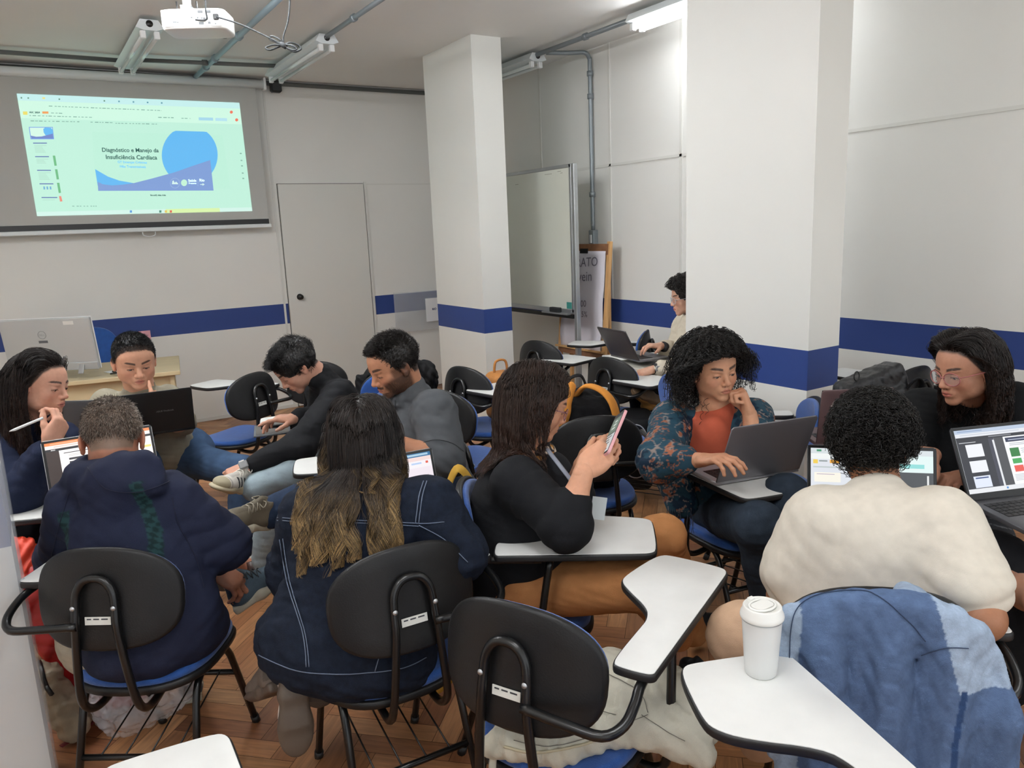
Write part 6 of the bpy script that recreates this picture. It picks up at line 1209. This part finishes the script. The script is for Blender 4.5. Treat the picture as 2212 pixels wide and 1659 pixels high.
_t = (V(1752, 973, 2.35)+V(2015, 985, 2.25))/2; _f = np.array(hd(47))
laptop('dark framed laptop in front of the person in the cream T-shirt', (_t[0]-_f[0]*.06, _t[1]-_f[1]*.06, .738), 47, .357, .24, .235, 106, '2c2d30', None,
    [(0, 0, 1, .08, 'd5dde0'), (.05, .02, .09, .05, '4f9a78'), (.2, .03, .5, .05, 'b4bec2'), (0, .08, .62, .16, 'eef2f1'), (.02, .17, .06, .23, 'f0cf5a'), (.16, .17, .24, .22, 'f0b04a'), (.07, .18, .14, .2, '8f9a9a'), (.26, .18, .6, .2, 'c3cbcb'), (.02, .27, .6, .29, 'bfc9c9'), (.62, .08, 1, .32, 'dff1ef'), (.72, .2, .93, .26, '8fd9d6'), (.62, .32, 1, 1, '4a4e52'), (.03, .36, .25, .5, 'f7f3e6'), (.05, .38, .2, .39, 'b9a9c0'), (.03, .55, .25, .75, 'fdfdfb'), (.05, .57, .2, .585, '44506a'), (.24, .55, .27, .75, 'f0cf5a'), (.95, .36, .965, .98, 'e6e8e8'), (.35, .36, .61, 1, 'f4f6f4')], metal=.2)
laptop('dark laptop at the right edge showing a document with green and red boxes', (2.455, 1.055, .790), 21, .345, .235, .225, 118, '3a3b3f', '55565a',
    [(0, 0, 1, .06, 'b9c7dc'), (0, .06, 1, .12, 'e3e6ec'), (.03, .02, .3, .035, '8ea3c4'), (.05, .08, .7, .092, 'c3c9d4'), (0, .12, 1, .17, '2b2d35'), (.35, .135, .6, .15, '8a8d94'), (0, .17, .34, .93, '2d2f38'), (.34, .17, .40, .93, '404250'), (.38, .2, .40, .93, 'e4e6ea'), (.02, .2, .2, .21, 'cfd2d8'), (.08, .24, .26, .44, 'eceef3'), (.08, .5, .26, .68, 'eceef3'), (.08, .74, .26, .92, 'dfe6f6'), (.10, .76, .24, .78, '3a4f86'), (.40, .17, .50, .93, '4a4b50'), (.50, .17, .92, .93, 'f4f5f7'), (.92, .17, 1, .93, '4a4b50'), (.52, .19, .90, .26, '2b3350'), (.55, .22, .75, .235, 'aab0c4'), (.54, .36, .64, .50, '2f7d3e'), (.54, .53, .64, .61, '45a85a'), (.54, .64, .64, .74, 'e8594f'), (0, .93, 1, 1, 'e6e8ec'), (.4, .95, .42, .98, '4f8fd0'), (.7, .95, .72, .98, '6f7a8a'), (.78, .95, .8, .98, '6f7a8a'), (.84, .95, .86, .98, '8f7a6a')]
    + lines(.55, .88, .285, .025, 2, '9aa0ac', 5, .008)+lines(.66, .86, .38, .03, 3, 'a8adb8', 6, .008)+lines(.66, .86, .54, .025, 2, 'a8adb8', 7, .008)+lines(.66, .88, .65, .025, 3, 'a8adb8', 8, .008)+lines(.52, .9, .78, .022, 5, 'b4b8c2', 9, .008), metal=.3, tilt=.05)
laptop('reddish laptop lid with small stickers beyond the short black curls', (2.585, 1.70, .80), 212, .27, .22, .215, 100, '6b5658', None, P_, [('▲◆', .10, .15, .03, 'd8c9c4')], metal=.4)
_a, _b = V(1374, 758, 4.86), V(1326, 741, 5.08); _r = unit((_b-_a)*np.array([1, 1, 0])); _th = math.degrees(math.atan2(-_r[1], _r[0]))
laptop('dark laptop tilted back in front of the person in the cream cardigan', ((_a+_b)/2*np.array([1, 1, 0])+np.array([0, 0, .80])), _th, .33, .23, .22, 118, '4a494b', '6a6a6c', P_, metal=.3)
b = MB(); cM = Matrix.Translation(Vector((_a+_b)/2*np.array([1, 1, 0])+Vector((0, 0, .765)))) @ Matrix.Rotation(-math.radians(_th), 4, 'Z'); b.box((-.19, -.34, -.028), (.15, .02, .0), bev=.003); bk_ = b.build('thick_book', mat('pale book', 'd5d2c6', .6)); bk_.matrix_world = cM; tag(bk_, 'thick pale book under the dark laptop of the person in the cream cardigan', 'book')
# tablet computer and phone on the arm of the person in the black shirt
c0 = PZ(588, 928, .742); t = thing('tablet_computer', 'dark tablet computer under the hand of the person in the black shirt', 'tablet computer', tuple(c0), -math.radians(-75))
MB().plate([(-.11, -.085), (.11, -.085), (.11, .085), (-.11, .085)], -.004, .004, .002).build('case', mat('grey case', '54565a', .5), t); MB().box((-.10, -.075, .004), (.10, .075, .0048)).build('screen', mat('dark glass', '14161c', .08, coat=.8), t)
c1 = PZ(600, 915, .752); t = thing('phone', 'black phone lying on the dark tablet computer', 'phone', tuple(c1), 1.2); MB().plate([(-.038, -.078), (.038, -.078), (.038, .078), (-.038, .078)], -.004, .004, .002).build('case', M_BLK, t); MB().box((-.034, -.072, .004), (.034, .072, .0046)).build('screen', mat('dark glass', '14161c', .08), t)
# travel cup
g = PZ(1643, 1452, .7346); t = thing('travel_cup', 'white lidded travel cup standing on the front white tablet', 'cup', (g[0], g[1], .7346))
MC = mat('matte white steel', 'd9dad8', .38, coat=.2); MB().lathe([(0, 0), (.030, 0), (.032, .003), (.0335, .02), (.0400, .122), (.0400, .126), (0, .126)], n=40).build('body', MC, t)
l = MB().lathe([(.040, .124), (.0435, .127), (.0440, .131), (.0430, .136), (.0400, .141), (.0385, .150), (.0360, .153), (.0340, .1505), (.030, .1485), (0, .1485)], n=40).build('lid', mat('white lid', 'e9e9e4', .35), t)
MB().lathe([(.0405, .1225), (.0418, .1235), (.0418, .1265), (.0405, .1275)], n=40).build('steel_rim', M_ALU, t)
MB().plate(rrect(.024, .016, .012), .1485, .1535, .002).build('sip_flap', mat('white lid', 'e9e9e4', .35), l)
b = MB(); b.tube([(.030*math.cos(a)*1.0, .022*math.sin(a), .1515) for a in np.linspace(0, 2*PI, 30, endpoint=False)], .0028, 6, closed=True); b.box((-.007, .024, .148), (.007, .034, .157), bev=.001); b.build('lid_rim', mat('white lid', 'e9e9e4', .35), l)
# ---- bags
def CL(x, y, th):
    a = math.radians(th); f = np.array([math.sin(a), math.cos(a), 0]); r = np.array([math.cos(a), -math.sin(a), 0]); o = np.array([x, y, 0.]); R = np.stack([r, f, np.array([0, 0, 1.])], 1)
    return (lambda *p: o+R @ np.array(p, float)), R
Q, R_ = CL(1.0, 1.41, 64); o_ = Q(.1, 0, .46); t = thing('canvas_bag', 'cream canvas bag slumped over the seat of the empty front chair', 'bag', tuple(o_))
S = SDF(); S.ell(Q(.00, .0, .500), (.13, .215, .045), R_, .05); S.ell(Q(.14, .12, .515), (.17, .12, .050), R_, .05); S.ell(Q(.28, .10, .495), (.10, .095, .045), R_, .05); S.cone(Q(-.08, -.20, .475), Q(.05, -.15, .490), .026, .030, .05); S.cone(Q(.05, -.15, .49), Q(.20, .0, .490), .030, .032, .05); S.cone(Q(.22, .0, .485), Q(.345, .03, .445), .032, .028, .04)
bg = sdf_obj('body', S, cloth('cream canvas', 'cbc7b6', .92, bump=.35), t, .0045, o_, disp=lambda P: wrinkle(P, .0045, .13, 3, sharp=True)+wrinkle(P, .0015, .05, 9))
seam(bg, o_, [[(1110, 1600), (1190, 1612), (1280, 1590), (1360, 1560), (1400, 1545)], [(1385, 1545), (1440, 1580), (1480, 1600)], [(1300, 1450), (1350, 1475), (1385, 1500), (1400, 1540)], [(1200, 1560), (1270, 1535), (1330, 1545)]], .0009, mat('bag seam', '77736a', .9))
seam(bg, o_, [[(1090, 1612), (1150, 1625), (1230, 1615), (1290, 1598)]], .0035, mat('zip tape', 'c3b99b', .8), name='zip')
MB().tube(crom([Q(-.08, -.20, .47), Q(-.06, -.24, .40), Q(-.0, -.26, .33), Q(.04, -.24, .36), Q(.05, -.2, .44)], 6), .009, 6, flat=.35).build('strap', cloth('cream canvas', 'cbc7b6'), t, off=o_)
Q, R_ = CL(1.29, 1.99, 126); o_ = Q(0, -.3, .2); t = thing('shoulder_bag', 'mustard yellow bag hanging behind the chair of the person with the phone', 'bag', tuple(o_))
S = SDF(); S.rbox(Q(.03, -.315, .42), (.17, .045, .20), R_, .04, .03); S.ell(Q(.04, -.31, .33), (.18, .075, .14), R_, .05); S.rbox(Q(.03, -.305, .62), (.15, .018, .06), R_, .015, .04)
MY = cloth('mustard canvas', 'c49a3f', .9); sdf_obj('body', S, MY, t, .005, o_, disp=lambda P: wrinkle(P, .007, .10, 5))
MB().tube(crom([Q(-.10, -.31, .62), Q(-.11, -.28, .78), Q(-.11, -.235, .872), Q(-.11, -.185, .80), Q(-.10, -.18, .68), Q(-.02, -.20, .60)], 6), .020, 8, flat=.22).build('strap', MY, t, off=o_)
MB().tube(crom([Q(.16, -.30, .62), Q(.19, -.27, .76), Q(.14, -.24, .872), Q(.13, -.19, .80), Q(.15, -.19, .70), Q(.2, -.25, .62)], 6), .016, 8, flat=.25).build('strap', MY, t, off=o_)
Q, R_ = CL(2.10, 2.70, 27); o_ = Q(0, 0, .46); t = thing('backpack', 'black and orange backpack standing on the empty chair behind the pink phone', 'backpack', tuple(o_))
MBK = cloth('black nylon', '141416', .7); MO = cloth('orange webbing', 'd08a3c', .85)
S = SDF(); S.rbox(Q(0, .03, .68), (.145, .085, .215), R_, .05, .03); S.ell(Q(0, .06, .84), (.12, .07, .09), R_, .04); S.rbox(Q(0, -.07, .66), (.11, .03, .14), R_, .03, .04); sdf_obj('body', S, MBK, t, .005, o_, disp=lambda P: wrinkle(P, .004, .09, 5))
S = SDF(); S.chain([Q(-.13, -.09, .52), Q(-.15, -.10, .70), Q(-.13, -.09, .86), Q(-.08, -.03, .955)], [.022, .030, .030, .024], .03); sdf_obj('orange_panel', S, MO, t, .005, o_)
b = MB(); b.tube(crom([Q(-.05, .0, .91), Q(-.01, -.03, .955), Q(.05, -.07, .94), Q(.09, -.11, .89), Q(.11, -.13, .80)], 6), .034, 8, flat=.3); b.build('shoulder_strap', MO, t, off=o_)
b = MB(); b.tube(crom([Q(-.09, .02, .93), Q(-.08, .0, .985), Q(-.03, -.01, 1.0), Q(.0, .01, .94)], 6), .009, 8, flat=.5); b.build('grab_handle', MBK, t, off=o_)
Q, R_ = CL(3.0, 1.62, 200); o_ = Q(.1, -.4, .4); t = thing('backpack', 'black backpack slung behind the chair of the person in the black sweater', 'backpack', tuple(o_))
S = SDF(); RR = R_ @ np.array([[math.cos(.3), 0, math.sin(.3)], [0, 1, 0], [-math.sin(.3), 0, math.cos(.3)]])
S.rbox(Q(-.02, -.36, .79), (.15, .065, .19), RR, .03, .02); S.rbox(Q(-.02, -.30, .75), (.12, .03, .14), RR, .02, .02); S.cone(Q(-.12, -.34, .95), Q(-.03, -.36, .975), .014, .016, .03); sdf_obj('body', S, mat('black rubberised nylon', '1b1c1f', .45, bump=.2, bscale=200), t, .005, o_, disp=lambda P: wrinkle(P, .004, .12, 15)+wrinkle(P, .0015, .05, 9))
MB().tube(crom([Q(-.12, -.30, .90), Q(-.15, -.27, .95), Q(-.18, -.28, .90), Q(-.17, -.3, .80)], 6), .020, 8, flat=.3).build('shoulder_strap', MBK, t, off=o_); MB().tube([Q(.11+.013*math.cos(a), -.33, .97+.02*math.sin(a)) for a in np.linspace(0, 2*PI, 16, endpoint=False)], .003, 5, closed=True).build('carabiner', M_BLK, t, off=o_)
Q, R_ = CL(1.70, 4.05, 215); o_ = Q(0, -.3, .5); t = thing('backpack', 'black bag hung behind the grey polo on a chair back', 'backpack', tuple(o_)); S = SDF(); S.rbox(Q(-.02, -.32, .70), (.21, .07, .18), R_, .06, .03); S.cone(Q(-.19, -.28, .80), Q(.10, -.28, .90), .05, .05, .05); S.cone(Q(.02, -.29, .92), Q(.03, -.29, .965), .018, .022, .03); S.cone(Q(.20, -.22, .80), Q(.22, -.24, .62), .035, .045, .05); sdf_obj('body', S, MBK, t, .006, o_, disp=lambda P: wrinkle(P, .012, .12, 25))
MB().tube(crom([Q(-.1, -.3, .88), Q(-.12, -.22, .92), Q(-.12, -.16, .82), Q(-.1, -.17, .66)], 6), .022, 8, flat=.25).build('shoulder_strap', MBK, t, off=o_)
# tan bag glimpsed behind the brown hair, black case on the floor in the back row
o_ = np.array([2.46, 4.10, .46]); t = thing('handbag', 'tan bag edge showing just left of the brown shoulder-length hair', 'bag', tuple(o_)); c_ = np.array([2.50, 4.10, .62]); S = SDF(); S.rbox(c_, (.09, .09, .155), np.eye(3), .05, .02); sdf_obj('body', S, cloth('tan leather', 'b57a42', .6), t, .006, o_)
MB().tube(crom([c_+np.array([-.05, 0, .14]), c_+np.array([-.035, 0, .22]), c_+np.array([.035, 0, .22]), c_+np.array([.05, 0, .14])], 5), .008, 6).build('handle', cloth('tan leather', 'b57a42', .6), t, off=o_)
g = V(1372, 890, 4.6); o_ = np.array([g[0], g[1], 0]); t = thing('case', 'black case with pale piping standing behind the empty blue seat', 'case', tuple(o_)); S = SDF(); S.rbox((g[0], g[1], .33), (.10, .17, .22), basis(unit(ray(1372, 890)*np.array([1, 1, 0]))), .05, .02); sdf_obj('body', S, MBK, t, .006, o_)
bb = basis(unit(ray(1372, 890)*np.array([1, 1, 0]))); pts = [np.array([g[0], g[1], .36])+bb[:, 0]*x*.075+bb[:, 2]*z*.16-bb[:, 1]*.172 for x, z in chaikin([(-1, -1), (1, -1), (1, 1), (-1, 1)], 3)]; MB().tube(pts, .004, 5, closed=True).build('piping', mat('pale piping', 'a9abac', .5), t, off=o_)
# denim shirt draped over the back of the cream T-shirt's chair
Q, R_ = CL(1.64, 1.04, 44); o_ = Q(0, -.3, .4); t = thing('denim_shirt', 'two-tone blue denim shirt draped over the chair back at lower right', 'shirt', tuple(o_))
S = SDF(); 
for x in np.linspace(-.20, .16, 9): S.cone(Q(x, -.284-.12*x*x, .862-2.4*(x+.03)**2*abs(x+.03)**.3), Q(x*1.06, -.310, .36), .026, .034, .03)
S.cone(Q(.04, -.235, .858), Q(.155, -.24, .750), .024, .032, .04); S.chain([Q(.165, -.26, .775), Q(.195, -.285, .62), Q(.205, -.30, .46), Q(.19, -.30, .34)], [.036, .046, .044, .042], .03); S.cone(Q(.14, -.20, .80), Q(.13, -.19, .64), .026, .026, .03)
LB, MBc, WH = (np.array(lin(c)) for c in ('9cadc2', '55698a', 'b5bcc6'))
def dcol(P):
    L = (P-Q(0, 0, 0)) @ R_; x, y, z = L.T; c = np.tile(MBc, (len(P), 1)); yoke = (x > .095-.25*np.clip(z-.80, -.1, .1)) & (z > .695+.06*(x-.2)); c[yoke] = LB; c[(x < -.185) | ((z > .845-2.2*x*x*abs(x)**.3) & (y > -.27))] = LB*.9
    c[(x > .165) & (z < .44)] = WH; st = (np.abs(x-.132-.015*np.sin(z*9)) < .006) & (z < .70); c[st] = np.array(lin('31486e')); return c*(1+.10*np.sin(P[:, 0]*900)*np.sin(P[:, 1]*850)*np.sin(P[:, 2]*990))[:, None]
sh = sdf_obj('body', S, cloth('washed denim', '55698a', .92, attr=True, bump=.5, var=.14, vscale=40), t, .0045, o_, col=dcol, disp=lambda P: .017*np.sin(((P-Q(0, 0, 0)) @ R_)[:, 0]*50+1.2*np.sin(P[:, 2]*7))*sm(.88, .70, P[:, 2])+wrinkle(P, .003, .07, 6, (1, 1, .4)))
seam(sh, o_, [[(1705, 1420), (1715, 1330), (1760, 1288), (1850, 1276), (1900, 1290), (1960, 1340), (2000, 1385)], [(1990, 1415), (2040, 1400), (2090, 1400)]], .0011, mat('denim edge', '2c3b55', .9))
# red shopping bag, beige backpack, clear plastic bag, red strap at lower left
o_ = np.array([.0, 2.92, 0]); t = thing('shopping_bag', 'red shopping bag leaning at the left behind the navy jacket chair', 'bag', tuple(o_)); S = SDF(); RB = basis(hd(20)) @ np.array([[math.cos(.32), 0, -math.sin(.32)], [0, 1, 0], [math.sin(.32), 0, math.cos(.32)]])
S.rbox((.02, 2.94, .28), (.13, .045, .27), RB, .025, .02); S.ell((-.10, 3.02, .52), (.08, .06, .07), RB, .05); rb = sdf_obj('body', S, mat('red paper laminate', 'a61f22', .35, bump=.2, bscale=40, var=.12, vscale=9), t, .006, o_, disp=lambda P: wrinkle(P, .006, .10, 25))
seam(rb, o_, [[(205+10*math.cos(a), 1468+10*math.sin(a)) for a in np.linspace(0, 2*PI, 10)], [(196+7*math.cos(a), 1452+7*math.sin(a)) for a in np.linspace(0, 2*PI, 8)]], .0015, mat('bag print', 'd9b9a8', .5), name='printed_rings')
S = SDF(); S.ell((-.15, 3.06, .60), (.08, .06, .08), None, .03); S.ell((-.11, 3.02, .55), (.06, .05, .05), None, .03); sdf_obj('orange_lining', S, mat('orange red lining', 'e2492f', .5), t, .006, o_, disp=lambda P: wrinkle(P, .010, .07, 25))
o_ = np.array([-.08, 2.84, 0]); t = thing('backpack', 'beige backpack with black straps at the lower left behind the pillar edge', 'backpack', tuple(o_)); S = SDF(); S.rbox((-.085, 2.84, .15), (.045, .06, .14), basis(hd(20)) @ np.array([[math.cos(.4), 0, -math.sin(.4)], [0, 1, 0], [math.sin(.4), 0, math.cos(.4)]]), .04, .02); bb_ = sdf_obj('body', S, cloth('beige canvas', 'a79a85', .9), t, .006, o_, disp=lambda P: wrinkle(P, .008, .10, 35))
seam(bb_, o_, [[(75, 1405), (100, 1395), (115, 1400)], [(85, 1430), (100, 1480), (112, 1500)]], .008, M_BLK, name='strap')
o_ = np.array([.20, 2.80, 0]); t = thing('plastic_bag', 'clear crumpled plastic bag under the navy jacket chair', 'plastic bag', tuple(o_)); S = SDF(); S.ell((.17, 2.80, .12), (.14, .09, .13), None, .05); S.ell((.10, 2.80, .11), (.08, .07, .12), None, .05); S.cone((.26, 2.78, .14), (.33, 2.74, .30), .08, .03, .05)
pb = sdf_obj('film', S, mat('clear film', 'e9eaee', .15, alpha=.42, coat=.6, bump=.5, bscale=30), t, .007, o_, disp=lambda P: wrinkle(P, .016, .09, 45)+wrinkle(P, .006, .04, 4))
a_ = [PZ(x, y, .012) for x, y in ((132, 1612), (150, 1600), (180, 1575), (228, 1535), (240, 1500))]; tag(obj_np('strap', *(lambda b: (b.v, b.f))(MB().tube(crom(a_, 5), .012, 6, flat=.3)), mat('dark red webbing', '6e1d20', .8)), 'dark red strap lying on the parquet at lower left', 'strap')
